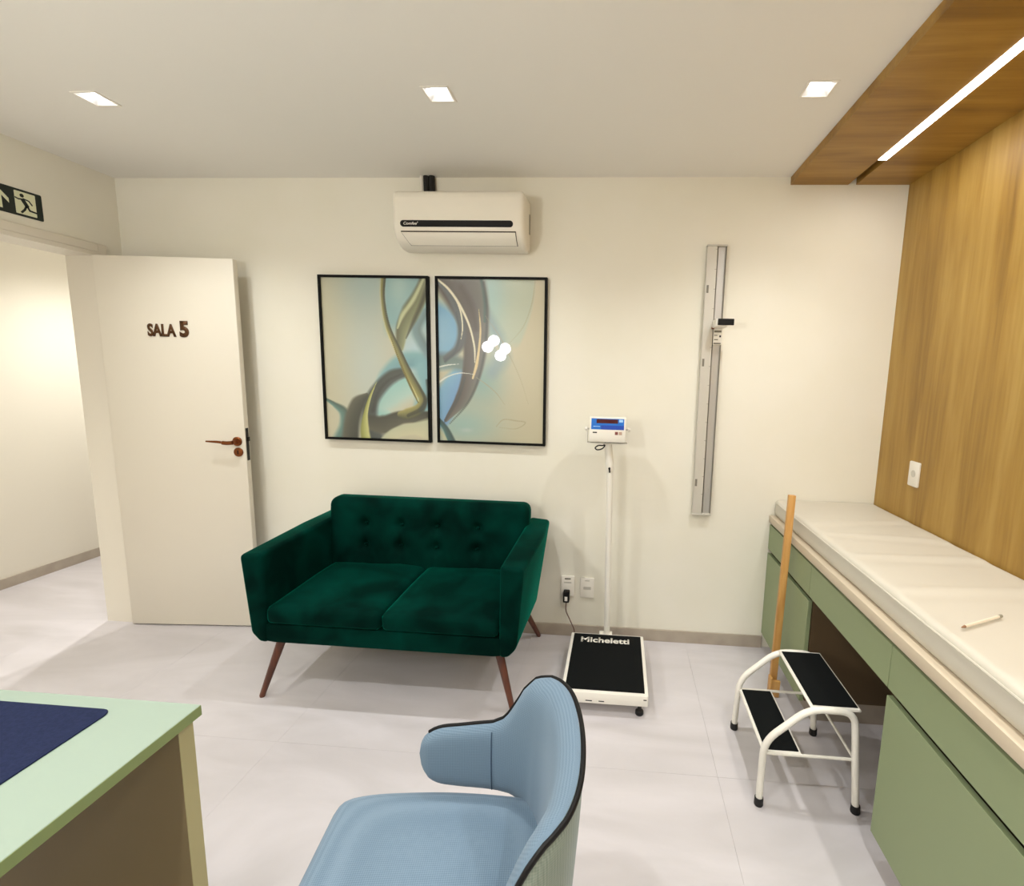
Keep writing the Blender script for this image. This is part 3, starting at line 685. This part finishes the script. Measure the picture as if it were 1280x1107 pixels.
def art_mat(name):
    m = mat(name, (180, 180, 160), 0.35, coat=(1.0, 0.015)); nt, b = nodes_of(m)
    a = nt.nodes.new('ShaderNodeAttribute'); a.attribute_name = 'print'; nt.links.new(a.outputs['Color'], b.inputs['Base Color'])
    return m
def picture(label, x0, x1, z0, z1, kind):
    t = thing('framed_picture', label, 'picture', ((x0+x1)/2, -0.015, z0), 'pair of framed abstract prints')
    fwid = 0.013
    bm = bmesh.new()
    add_box(bm, x0, x0+fwid, -0.030, -0.001, z0, z1); add_box(bm, x1-fwid, x1, -0.030, -0.001, z0, z1)
    add_box(bm, x0+fwid, x1-fwid, -0.030, -0.001, z0, z0+fwid); add_box(bm, x0+fwid, x1-fwid, -0.030, -0.001, z1-fwid, z1)
    finish('frame', bm, M['picframe'], t, False)
    box('backing', x0+fwid, x1-fwid, -0.012, -0.004, z0+fwid, z1-fwid, M['carcass'], t)
    img = paint(kind); ny, nx = img.shape[:2]
    gx = np.linspace(x0+fwid, x1-fwid, nx+1)-t.location.x; gz = np.linspace(z1-fwid, z0+fwid, ny+1)-t.location.z
    X, Z = np.meshgrid(gx, gz); co = np.stack([X, np.full_like(X, -0.020-t.location.y), Z], -1).reshape(-1, 3)
    idx = np.arange((nx+1)*(ny+1)).reshape(ny+1, nx+1)
    F = np.stack([idx[:-1, :-1], idx[1:, :-1], idx[1:, 1:], idx[:-1, 1:]], -1).reshape(-1, 4)
    me = bpy.data.meshes.new('print'); me.vertices.add(len(co)); me.vertices.foreach_set('co', co.ravel())
    me.loops.add(F.size); me.loops.foreach_set('vertex_index', F.ravel().astype(np.int32))
    me.polygons.add(len(F)); me.polygons.foreach_set('loop_start', np.arange(0, F.size, 4, dtype=np.int32)); me.polygons.foreach_set('loop_total', np.full(len(F), 4, dtype=np.int32))
    me.update()
    at = me.color_attributes.new('print', 'FLOAT_COLOR', 'CORNER')
    v = img.reshape(-1, 3)/255.0; l = np.where(v <= 0.04045, v/12.92, ((v+0.055)/1.055)**2.4)
    c = np.concatenate([np.repeat(l, 4, axis=0), np.ones((len(F)*4, 1))], 1).astype(np.float32); at.data.foreach_set('color', c.ravel())
    link_mesh('print', me, art_mat('glazed_print_'+kind), t, False)
picture('black framed abstract print with a golden green stem curling on beige, left of the pair', 1.175, 1.802, 1.133, 2.050, 'L')
picture('black framed abstract print with blue and brown swirls, right of the pair', 1.841, 2.458, 1.136, 2.050, 'R')

# wall outlets
o1 = outlet('wall_outlet', 'white outlet plate by the sofa with a black plug in it', (2.602, 0.0, 0.309), 'y', 0.080, 0.126)
prism('module', rrect(2.602-0.022, 2.602+0.022, 0.328, 0.336, 0.002), 'y', -0.0100, -0.0085, M['alu2'], o1)
prism('module', rrect(2.602-0.018, 2.602+0.018, 0.351, 0.359, 0.002), 'y', -0.0102, -0.0085, M['mark'], o1)
o2 = outlet('wall_outlet', 'white empty outlet plate behind the scale column', (2.717, 0.0, 0.304), 'y', 0.080, 0.122)
prism('module', rrect(2.717-0.022, 2.717+0.022, 0.294, 0.312, 0.002), 'y', -0.0102, -0.0085, M['alu2'], o2)
prism('module', rrect(2.717-0.014, 2.717+0.014, 0.346, 0.352, 0.002), 'y', -0.0100, -0.0085, M['alu2'], o2)
pl = thing('power_plug', 'black plug with thin cord in the outlet by the sofa', 'plug', (2.598, -0.0095, 0.26))
prism('plug_body', rrect(2.598-0.018, 2.598+0.018, 0.224, 0.290, 0.006), 'y', -0.050, -0.0092, M['black'], pl, 0.004, 2)
box('rating_label', 2.590, 2.606, -0.0510, -0.0498, 0.236, 0.262, M['white'], pl)
tube('cord', catmull([(2.598, -0.030, 0.226), (2.598, -0.034, 0.17), (2.622, -0.05, 0.125), (2.650, -0.050, 0.06), (2.652, -0.060, 0.012), (2.660, -0.075, 0.0035)], 8), 0.0032, M['copcab'], pl, 6)

# height rod
st = thing('height_rod', 'tall white wall mounted height measuring rod', 'height rod', (3.344, -0.02, 0.783), None)
box('ruler', 3.293, 3.346, -0.034, 0.0, 0.790, 2.216, M['alu2'], st, 0.002, 1)
box('track', 3.352, 3.394, -0.016, 0.0, 0.790, 2.216, M['alu'], st, 0.001, 1)
box('track_rib', 3.390, 3.395, -0.026, 0.0, 0.790, 2.216, M['mark'], st, 0.0006, 1)
box('track_gap', 3.346, 3.353, -0.006, 0.0, 0.790, 2.216, M['gap'], st)
box('end_cap', 3.292, 3.397, -0.036, 0.0, 2.216, 2.223, M['alu2'], st, 0.001, 1)
box('end_cap', 3.292, 3.397, -0.036, 0.0, 0.780, 0.790, M['alu2'], st, 0.001, 1)
for z in (2.00, 1.62, 0.965): box('scale_mark', 3.300, 3.311, -0.0346, -0.0335, z-0.02, z+0.02, M['mark'], st)
for z in np.arange(0.82, 2.20, 0.02):
    if int(round(z/0.02)) % 5 == 0: box('graduation', 3.336, 3.3455, -0.0345, -0.0335, z-0.0008, z+0.0008, M['mark'], st)
bm = bmesh.new(); add_box(bm, 3.350, 3.396, -0.030, -0.004, 1.715, 1.842, 0.002, 1)
sl = finish('slider', bm, M['whitem'], st)
prism('head_plate', [(3.342, 1.800), (3.400, 1.800), (3.400, 1.838), (3.342, 1.838)], 'y', -0.135, -0.02, M['whitem'], sl, 0.003, 2)
box('end_pad', 3.350, 3.430, -0.146, -0.135, 1.806, 1.838, M['black'], sl, 0.002, 1)
box('pointer', 3.338, 3.352, -0.040, -0.030, 1.795, 1.805, M['copper'], sl)
for z, h, x0, x1, m in ((1.784, 0.010, 3.354, 3.392, M['mark']), (1.764, 0.004, 3.356, 3.372, M['mark']), (1.759, 0.010, 3.382, 3.391, M['black']), (1.742, 0.005, 3.356, 3.376, M['mark']), (1.722, 0.007, 3.354, 3.392, M['mark'])):
    box('print_mark', x0, x1, -0.0306, -0.0296, z-h/2, z+h/2, m, sl)

# exit sign on the left wall
sg = thing('exit_sign', 'dark green emergency exit sign with running figure above the doorway', 'sign', (0.0, -0.50, 2.215))
SY1, SY0, SZ0, SZ1 = -0.380, -0.625, 2.216, 2.338
prism('panel', rrect(SY0, SY1, SZ0, SZ1, 0.006), 'x', 0.0, 0.003, M['signdk'], sg)
prism('pictogram_field', rrect(-0.492, -0.408, SZ0+0.010, SZ1-0.010, 0.003), 'x', 0.003, 0.0036, M['signlt'], sg)
def poly(name, pts, x0, x1, m, parent): return prism(name, pts, 'x', x0, x1, m, parent)
ay = -0.556; poly('arrow', [(ay, 2.322), (ay+0.040, 2.282), (ay+0.040, 2.262), (ay+0.013, 2.289), (ay+0.013, 2.232), (ay-0.013, 2.232), (ay-0.013, 2.289), (ay-0.040, 2.262), (ay-0.040, 2.282)], 0.003, 0.0036, M['signlt'], sg)
poly('figure_head', circle(-0.4625, 2.311, 0.0085, 16), 0.0036, 0.0041, M['signdk'], sg)
def limb(pts, w, name):
    bm = bmesh.new()
    for (a, b) in zip(pts[:-1], pts[1:]):
        A, B = Vector((0, *a)), Vector((0, *b)); d = (B-A).normalized(); n = Vector((0, -d.z, d.y))*w/2; A = A-d*w*0.3; B = B+d*w*0.3
        q = [bm.verts.new((xx, p.y, p.z)) for xx in (0.0036, 0.0041) for p in (A-n, B-n, B+n, A+n)]
        for f in ((0,1,2,3), (7,6,5,4), (0,4,5,1), (1,5,6,2), (2,6,7,3), (3,7,4,0)): bm.faces.new([q[i] for i in f])
    return finish(name, bm, M['signdk'], sg, False)
limb([(-0.460, 2.292), (-0.446, 2.268)], 0.017, 'figure_torso')
limb([(-0.462, 2.295), (-0.478, 2.292), (-0.490, 2.296)], 0.006, 'figure_arm'); limb([(-0.458, 2.298), (-0.436, 2.294), (-0.424, 2.278)], 0.006, 'figure_arm')
limb([(-0.448, 2.268), (-0.456, 2.250), (-0.470, 2.234)], 0.009, 'figure_leg'); limb([(-0.445, 2.268), (-0.436, 2.250), (-0.410, 2.247)], 0.008, 'figure_leg')

# ------------------------------------------------------------------ sofa
sf = thing('loveseat_sofa', 'dark green velvet two seat sofa with tufted back and slanted wooden legs', 'sofa', (1.85, -0.40, 0))
VF = M['velvet']
def sofa_arm(sgn):
    # front outline (x from inner to outer, z) mirrored for each side
    if sgn < 0: X = lambda u: 1.318-u          # inner face x, u grows outward
    else: X = lambda u: 2.378+u
    bm = bmesh.new()
    fr = [(0.0, 0.300), (0.040, 0.300), (0.078, 0.345), (0.108, 0.712), (0.004, 0.722)]
    rows = []
    ysets = [(-0.770, [0.0]*5, [0.0]*5), (-0.30, [0.0, 0.004, 0.012, 0.020, 0.0], [0.0, 0, 0, 0.006, 0.006])]
    for y, du, dz in ysets: rows.append([bm.verts.new((X(u+d), y, z+e)) for (u, z), d, e in zip(fr, du, dz)])
    rear = [(0.0, 0.330, -0.16), (0.040, 0.330, -0.16), (0.085, 0.500, -0.055), (0.120, 0.722, -0.045), (0.004, 0.732, -0.045)]
    rows.append([bm.verts.new((X(u), y, z)) for u, z, y in rear])
    for a in range(2):
        for k in range(5): bm.faces.new((rows[a][k], rows[a][(k+1) % 5], rows[a+1][(k+1) % 5], rows[a+1][k]))
    bm.faces.new(rows[0][::-1]); bm.faces.new(rows[-1])
    bmesh.ops.recalc_face_normals(bm, faces=bm.faces)
    es = [e for e in bm.edges if len(e.link_faces) == 2 and e.calc_face_angle(0) > 0.25]
    bmesh.ops.bevel(bm, geom=es, offset=0.022, segments=4, profile=0.5, affect='EDGES', clamp_overlap=True)
    return finish('armrest', bm, VF, sf, True, 60)
sofa_arm(-1); sofa_arm(1)
rbox('seat_base', 1.305, 2.391, -0.768, -0.10, 0.300, 0.395, 0.018, VF, sf, 0.04)
def cush(p, lo, hi):
    q = p.copy(); u = (p.x-lo.x)/(hi.x-lo.x)*2-1; v = (p.y-lo.y)/(hi.y-lo.y)*2-1
    if p.z > (lo.z+hi.z)/2: q.z += 0.020*(1-u**4)*(1-v*v*v*v) + 0.003*math.sin(13*p.x+9*p.y)
    return q
for a, b in ((1.318, 1.850), (1.850, 2.378)):
    cu = rbox('seat_cushion', a+0.001, b-0.001, -0.778, -0.20, 0.392, 0.480, 0.028, VF, sf, 0.022, cush)
BX = [1.50, 1.70, 1.90, 2.125]; BZ = [0.700, 0.585]
def backd(p, lo, hi):
    q = p.copy(); f = (hi.y-p.y)/(hi.y-lo.y)      # 1 at the front
    if f > 0.4:
        bul = 0.018*(1-((p.x-lo.x)/(hi.x-lo.x)*2-1)**6)*math.sin(PI*min(1, max(0, (p.z-0.45)/0.36)))
        dim = 0.0
        for bx in BX:
            for bz in BZ:
                d2 = (p.x-bx)**2+(p.z-bz)**2; dim += 0.026*math.exp(-d2/0.0009)+0.012*math.exp(-d2/0.006)
        for bx in BX: dim += 0.006*math.exp(-((p.x-bx)/0.016)**2)*(1 if 0.46 < p.z < 0.72 else 0.3)
        q.y += (dim-bul)*(f-0.4)/0.6
    q.y += 0.13*(p.z-0.45)*0.9                    # rake
    return q
rbox('backrest', 1.285, 2.402, -0.255, -0.125, 0.400, 0.836, 0.045, VF, sf, 0.014, backd)
for bx in BX:
    for bz in BZ:
        yb = -0.255+0.038+0.117*(bz-0.45)-0.017
        lathe('button', [(0.001, -0.008), (0.007, -0.006), (0.010, 0.0), (0.008, 0.006), (0.001, 0.008)], (bx, yb, bz), VF, sf, 14, 'y')
for tx, ty, fx, fy in ((1.345, -0.69, 1.238, -0.722), (2.355, -0.69, 2.428, -0.700), (1.365, -0.20, 1.258, -0.045), (2.345, -0.20, 2.440, -0.036)):
    tube('leg', [(tx, ty, 0.315), (fx, fy, 0.006), (fx-0.0005*(tx-fx), fy, 0.0)], [0.021, 0.0125, 0.011], M['wood_leg'], sf, 14)

# ------------------------------------------------------------------ scale
sc = thing('platform_scale', 'white physician platform scale with black mat and blue display head', 'scale', (2.845, -0.43, 0))
PX0, PX1, PY0, PY1 = 2.647, 3.044, -0.690, -0.172
body = prism('platform', rrect(PX0, PX1, PY0, PY1, 0.006), 'z', 0.062, 0.114, M['whitem'], sc, 0.003, 2)
mtp = box('tread_mat', PX0+0.016, PX1-0.016, PY0+0.020, PY1-0.010, 0.1135, 0.1165, M['rubber'], sc, 0.001, 1)
text_mesh('lettering', 'Micheletti', M['whitem'], mtp, (2.704, -0.268, 0.1165), ((1,0,0),(0,1,0),(0,0,1)), 0.262, 0.052, 0.0008, offset=0.028)
for fx, fy in ((2.69, -0.655), (3.008, -0.655), (2.69, -0.21), (3.008, -0.21)):
    lathe('foot', [(0.001, 0.0), (0.016, 0.0), (0.019, 0.004), (0.019, 0.018), (0.009, 0.024), (0.009, 0.063), (0.001, 0.063)], (fx, fy, 0), M['foot'], sc, 16)
for x0, x1, z in ((2.76, 2.79, 0.073), (2.82, 2.845, 0.073), (3.022, 3.036, 0.093)): box('chipped_spot', x0, x1, PY0-0.0004, PY0+0.001, z, z+0.005, M['foot'], sc)
box('column_bracket', 2.800, 2.872, -0.176, -0.118, 0.066, 0.105, M['whitem'], sc, 0.002, 1)
tube('column', [(2.842, -0.145, 0.09), (2.829, -0.150, 1.05)], 0.0165, M['whitem'], sc, 16)
tube('sleeve', [(2.829, -0.150, 1.035), (2.815, -0.155, 1.185)], 0.0205, M['whitem'], sc, 16)
bm = bmesh.new(); add_tube(bm, [(2.826, -0.165, 1.052), (2.826, -0.182, 1.052)], 0.006, 8); add_tube(bm, [(2.826, -0.178, 1.052), (2.828, -0.179, 1.030)], 0.004, 8)
finish('clamp_screw', bm, M['blackm'], sc)
# head, tilted back
hx0, hx1 = 2.716, 2.905
hb = [(-0.205, 1.196), (-0.213, 1.222), (-0.190, 1.322), (-0.176, 1.326), (-0.110, 1.300), (-0.104, 1.212), (-0.118, 1.196)]
head = prism('display_head', hb, 'x', hx0, hx1, M['whitem'], sc, 0.005, 2)
nv = Vector((0, -0.100, -0.023)).normalized(); uv = Vector((0, 0.023, 0.100)).normalized(); base = Vector((0, -0.213, 1.222))
def face_panel(name, x0, x1, h0, h1, off, m, parent):
    bm = bmesh.new(); q = []
    for o_ in (-0.002, off):
        for xx, hh in ((x0, h0), (x1, h0), (x1, h1), (x0, h1)):
            p = base+uv*hh+nv*o_; q.append(bm.verts.new((xx, p.y, p.z)))
    for f in ((0,1,2,3), (7,6,5,4), (0,4,5,1), (1,5,6,2), (2,6,7,3), (3,7,4,0)): bm.faces.new([q[i] for i in f])
    return finish(name, bm, m, parent, False)
face_panel('front_label', hx0+0.009, hx1-0.010, 0.040, 0.0975, 0.0006, M['blue'], head)
face_panel('front_label_band', hx0+0.060, hx1-0.010, 0.041, 0.062, 0.0010, M['blue2'], head)
face_panel('lettering_line', hx0+0.020, hx0+0.055, 0.0545, 0.0575, 0.0012, M['lightblue'], head)
face_panel('display_window', hx0+0.036, hx1-0.042, 0.073, 0.094, 0.0014, M['led_red'], head)
face_panel('indicator_patch', hx1-0.036, hx1-0.016, 0.080, 0.094, 0.0014, M['lightblue'], head)
face_panel('emblem', hx0+0.018, hx0+0.040, 0.021, 0.027, 0.0008, M['blackm'], head)
face_panel('key', hx1-0.056, hx1-0.040, 0.014, 0.030, 0.0012, M['key1'], head); face_panel('key', hx1-0.036, hx1-0.020, 0.014, 0.030, 0.0012, M['key2'], head)
bm = bmesh.new(); bz = 1.187
add_box(bm, hx0-0.014, hx1+0.013, -0.190, -0.120, bz-0.003, bz); add_box(bm, hx0-0.014, hx0-0.011, -0.180, -0.130, bz, 1.268); add_box(bm, hx1+0.010, hx1+0.013, -0.180, -0.130, bz, 1.268)
finish('bracket', bm, M['whitem'], sc, False)
for kx, s in ((hx0-0.014, -1), (hx1+0.013, 1)):
    lathe('knob', [(0.001, -0.012 if s < 0 else 0.012), (0.009, -0.012 if s < 0 else 0.012), (0.011, 0.0), (0.001, 0.0)], (kx, -0.155, 1.258), M['white'], sc, 14, 'x')
    tube('bolt', [(kx-s*0.016, -0.155, 1.258), (kx, -0.155, 1.258)], 0.004, M['alu'], sc, 8)
tube('cable_loop', catmull([(2.800, -0.150, 1.186), (2.790, -0.160, 1.172), (2.765, -0.172, 1.172), (2.748, -0.178, 1.160), (2.760, -0.178, 1.150), (2.785, -0.172, 1.156), (2.800, -0.165, 1.174), (2.806, -0.155, 1.178)], 8), 0.0035, M['cable'], sc, 6)

# ------------------------------------------------------------------ step stool
ss = thing('step_stool', 'white tubular two step stool with black rubber treads', 'step stool', (3.59, -0.90, 0))
R_T = 0.0125
def side(y, s):
    sp = 0.012*s
    pth = bend_path([(3.425, y+sp, 0.012), (3.430, y, 0.245), (3.578, y, 0.385), (3.735, y, 0.385), (3.766, y+sp, 0.012)], 0.055, 6)
    tube('side_frame', pth, R_T, M['whitem'], ss, 12)
YN, YFAR = -1.083, -0.716
side(YN, -1); side(YFAR, 1)
def plate(name, x0, x1, z):
    bm = bmesh.new(); add_box(bm, x0, x1, YN, YFAR, z-0.014, z-0.004, 0.003, 1)
    o = finish(name, bm, M['whitem'], ss)
    box('tread', x0+0.010, x1-0.008, YN+0.012, YFAR-0.012, z-0.0045, z-0.0005, M['rubber'], o, 0.001, 1)
    return o
plate('upper_step', 3.583, 3.757, 0.396); plate('lower_step', 3.430, 3.568, 0.208)
tube('crossbar', [(3.436, YN, 0.200), (3.752, YN, 0.200)], 0.0055, M['whitem'], ss, 8); tube('crossbar', [(3.436, YFAR, 0.200), (3.752, YFAR, 0.200)], 0.0055, M['whitem'], ss, 8)
tube('crossbar', [(3.750, YN, 0.200), (3.750, YFAR, 0.200)], 0.0055, M['whitem'], ss, 8)
for x, y in ((3.425, YN-0.012), (3.425, YFAR+0.012), (3.766, YN-0.012), (3.766, YFAR+0.012)):
    lathe('rubber_foot', [(0.001, 0.0), (0.015, 0.0), (0.0165, 0.004), (0.0155, 0.030), (0.001, 0.030)], (x, y, 0), M['foot'], ss, 14)

# wooden measuring rod leaning on the countertop
wr = thing('wooden_measuring_rod', 'slim wooden measuring rod leaning upright against the countertop', 'measuring rod', (3.668, -0.43, 0))
def bar(name, a, b, w, d, m, parent, bev=0.002):
    a, b = Vector(a), Vector(b); t = (b-a).normalized(); ux = Vector((1, 0, 0)); ux = (ux-t*ux.dot(t)).normalized(); uy = t.cross(ux)
    bm = bmesh.new(); q = [bm.verts.new(p+ux*sx*w/2+uy*sy*d/2) for p in (a, b) for sx, sy in ((-1,-1),(1,-1),(1,1),(-1,1))]
    for f in ((0,3,2,1), (4,5,6,7), (0,1,5,4), (1,2,6,5), (2,3,7,6), (3,0,4,7)): bm.faces.new([q[i] for i in f])
    bmesh.ops.recalc_face_normals(bm, faces=bm.faces)
    bmesh.ops.bevel(bm, geom=list(bm.edges), offset=bev, segments=2, profile=0.5, affect='EDGES')
    return finish(name, bm, m, parent)
bar('rod', (3.668, -0.436, 0.004), (3.697, -0.398, 1.000), 0.032, 0.022, M['wood_rod'], wr)
bar('foot_block', (3.652, -0.450, 0.002), (3.655, -0.446, 0.100), 0.012, 0.040, M['wood_rod'], wr)
bar('foot_block', (3.672, -0.458, 0.002), (3.675, -0.455, 0.085), 0.045, 0.016, M['wood_rod'], wr)

# ------------------------------------------------------------------ desk
dk = thing('desk', 'pale sage green office desk with panel legs, in the left foreground', 'desk', (1.55, -2.45, 0))
DKX0, DKX1, DKY0, DKY1 = 1.18, 1.913, -3.25, -1.746
box('desktop', DKX0, DKX1, DKY0, DKY1, 0.724, 0.750, M['desk_sage'], dk, 0.001, 1)
box('edge_band', DKX1, DKX1+0.001, DKY0+0.001, DKY1-0.001, 0.725, 0.749, M['desk_edge'], dk)
box('leg_panel', DKX0+0.02, 1.893, -1.790, -1.752, 0.0, 0.724, M['desk_panel'], dk, 0.001, 1)
box('leg_panel', DKX0+0.02, 1.893, DKY0+0.005, DKY0+0.043, 0.0, 0.724, M['desk_panel'], dk, 0.001, 1)
for ya, yb in ((-1.790, -1.752), (DKY0+0.005, DKY0+0.043)): box('edge_band', 1.893, 1.8945, ya, yb, 0.0, 0.724, M['edge_band'], dk)
box('modesty_panel', 1.24, 1.258, DKY0+0.043, -1.790, 0.30, 0.724, M['desk_panel'], dk, 0.001, 1)
bm = bmesh.new(); add_prism(bm, rrect(1.22, 1.737, -2.62, -1.786, 0.022), 'z', 0.750, 0.7535, 0.001, 1)
tag(finish('desk_pad', bm, M['navy']), 'dark navy leatherette pad lying on the desk', 'desk pad')

# ------------------------------------------------------------------ armchair (built in its own local space, front = +x)
ch = bpy.data.objects.new('tub_armchair', None); COL.objects.link(ch); ch['_local'] = 1
tag(ch, 'blue woven fabric tub armchair with black piping at the desk', 'chair')
ANG = math.radians(180+8); ch.location = (2.500, -1.850, 0); ch.rotation_euler = (0, 0, ANG)
def seatd(p, lo, hi):
    q = p.copy(); u = (p.x-lo.x)/(hi.x-lo.x); v = (p.y-lo.y)/(hi.y-lo.y)*2-1
    q.y *= 0.82+0.18*math.sin(min(1, u*1.5)*PI/2)
    # rounded front corners
    if u > 0.72: q.y *= 1-0.10*((u-0.72)/0.28)**3
    if p.z > (lo.z+hi.z)/2: q.z += 0.014*(1-v**4)*(1-(2*u-1)**4)
    return q
rbox('seat', -0.27, 0.285, -0.245, 0.245, 0.375, 0.462, 0.036, M['bluefab'], ch, 0.02, seatd)
path = [(0.088, -0.262), (0.04, -0.262), (-0.03, -0.258), (-0.10, -0.252), (-0.17, -0.238), (-0.230, -0.198), (-0.266, -0.12), (-0.278, 0.0)]
path = path + [(a, -b) for a, b in path[-2::-1]]
PP = catmull([(a, b, 0) for a, b in path], 10)
arc = [0.0]
for a, b in zip(PP[:-1], PP[1:]): arc.append(arc[-1]+(b-a).length)
Lt = arc[-1]
def prof_z(s):
    e = min(s, Lt-s)                          # distance from the nearer arm tip
    zt = np.interp(e-(0.018 if s > Lt/2 and e > 0.15 else 0), [0, 0.10, 0.19, 0.222, 0.245, 0.265, 0.29, 0.325, 0.40, 0.60], [0.612, 0.622, 0.634, 0.650, 0.692, 0.738, 0.772, 0.788, 0.795, 0.797])
    zb = np.interp(e, [0, 0.12, 0.20, 0.24, 0.30, 0.36, 0.60], [0.462, 0.448, 0.442, 0.436, 0.415, 0.400, 0.395])
    R_ = 0.080
    if e < R_:
        mid = (zt+zb)/2+0.012; f = max(0, 1-((R_-e)/R_)**2.5)**0.42; zt = mid+(zt-mid)*f; zb = mid+(zb-mid)*f
    return zt, zb
NV = 14; inner = []; outer = []; topc = []
# finer sampling near the tips
ss_ = sorted(set([round(Lt*k/90, 5) for k in range(91)] + [0.004, 0.010, Lt-0.004, Lt-0.010]))
arcv = np.array(arc); PPx = np.array([[p.x, p.y] for p in PP])
bi = bmesh.new(); bo = bmesh.new(); gi = []; go = []; pip = []; gi_z = []; gi_co = []
for s in ss_:
    x = np.interp(s, arcv, PPx[:, 0]); y = np.interp(s, arcv, PPx[:, 1])
    x2 = np.interp(min(s+0.01, Lt), arcv, PPx[:, 0]); y2 = np.interp(min(s+0.01, Lt), arcv, PPx[:, 1])
    x1 = np.interp(max(s-0.01, 0), arcv, PPx[:, 0]); y1 = np.interp(max(s-0.01, 0), arcv, PPx[:, 1])
    t = Vector((x2-x1, y2-y1, 0)).normalized(); n = Vector((-t.y, t.x, 0))
    n = n if n.dot(Vector((0.0, 0, 0))-Vector((x, y, 0))) > 0 else -n       # inward
    zt, zb = prof_z(s); e = min(s, Lt-s); backf = min(1, max(0, (e-0.20)/0.15))
    ri, ro = [], []
    for k in range(NV+1):
        v = k/NV; z = zb+(zt-zb)*v
        zi = z+0.012*backf*max(0, (v-0.7)/0.3)**2*(1 if k < NV else 0.2)
        lean = -0.028*backf*max(0, (z-0.44)/0.37)
        puff = 0.020*math.sqrt(max(0, 1-(2*v-1)**4))*min(1, e/0.03+0.15)
        ri.append(bi.verts.new(Vector((x+lean, y, zi))+n*(0.004+puff*(1+1.3*backf))))
        ro.append(bo.verts.new(Vector((x+lean, y, z))-n*(0.006+puff*0.55)))
    gi_z.append([v.co.z for v in ri]); gi_co.append([v.co.copy()+n*0.0006 for v in ri]); gi.append(ri); go.append(ro); lean = -0.028*backf*max(0, (zt-0.44)/0.37); pip.append(Vector((x+lean, y, zt-0.002*backf))-n*(0.003+0.009*backf))
for g, bmx in ((gi, bi), (go, bo)):
    for i in range(len(g)-1):
        for k in range(NV): bmx.faces.new((g[i][k], g[i+1][k], g[i+1][k+1], g[i][k+1]))
# close the rims of the padded inner face towards the outer shell
for i in range(len(gi)-1):
    for k in (0, NV):
        q = [bi.verts.new(go[i][k].co), bi.verts.new(go[i+1][k].co)]
        bi.faces.new((gi[i][k], gi[i+1][k], q[1], q[0]))
for i in (0, len(gi)-1):
    for k in range(NV):
        q = [bi.verts.new(go[i][k].co), bi.verts.new(go[i][k+1].co)]
        bi.faces.new((gi[i][k], gi[i][k+1], q[1], q[0]))
bk = finish('backrest', bi, M['bluerib'], ch, True, 70)
uvl = bk.data.uv_layers.new(name='weave')
for lp_ in bk.data.loops:
    i_, k_ = divmod(min(lp_.vertex_index, len(gi_z)*(NV+1)-1), NV+1); uvl.data[lp_.index].uv = (ss_[i_], gi_z[i_][k_])
finish('back_shell', bo, M['backfab'], ch, True, 70)
tube('piping', pip[4:-4], 0.0052, M['black'], ch, 8)
for e in (0.195,):
    for s in (e, Lt-e):
        i = min(range(len(ss_)), key=lambda j: abs(ss_[j]-s))
        bm = bmesh.new(); add_tube(bm, gi_co[i][1:-1], 0.0016, 6)
        finish('seam', bm, M['seam'], ch)
rbox('seat_frame', -0.24, 0.24, -0.20, 0.20, 0.345, 0.380, 0.012, M['backfab'], ch, 0.05)
for sx, sy in ((1, 1), (1, -1), (-1, 1), (-1, -1)):
    tube('leg', [(0.19*sx, 0.16*sy, 0.350), (0.24*sx, 0.215*sy, 0.0)], [0.020, 0.012], M['wood_leg'], ch, 12)
for o in S.objects:
    if '_local' in o: del o['_local']
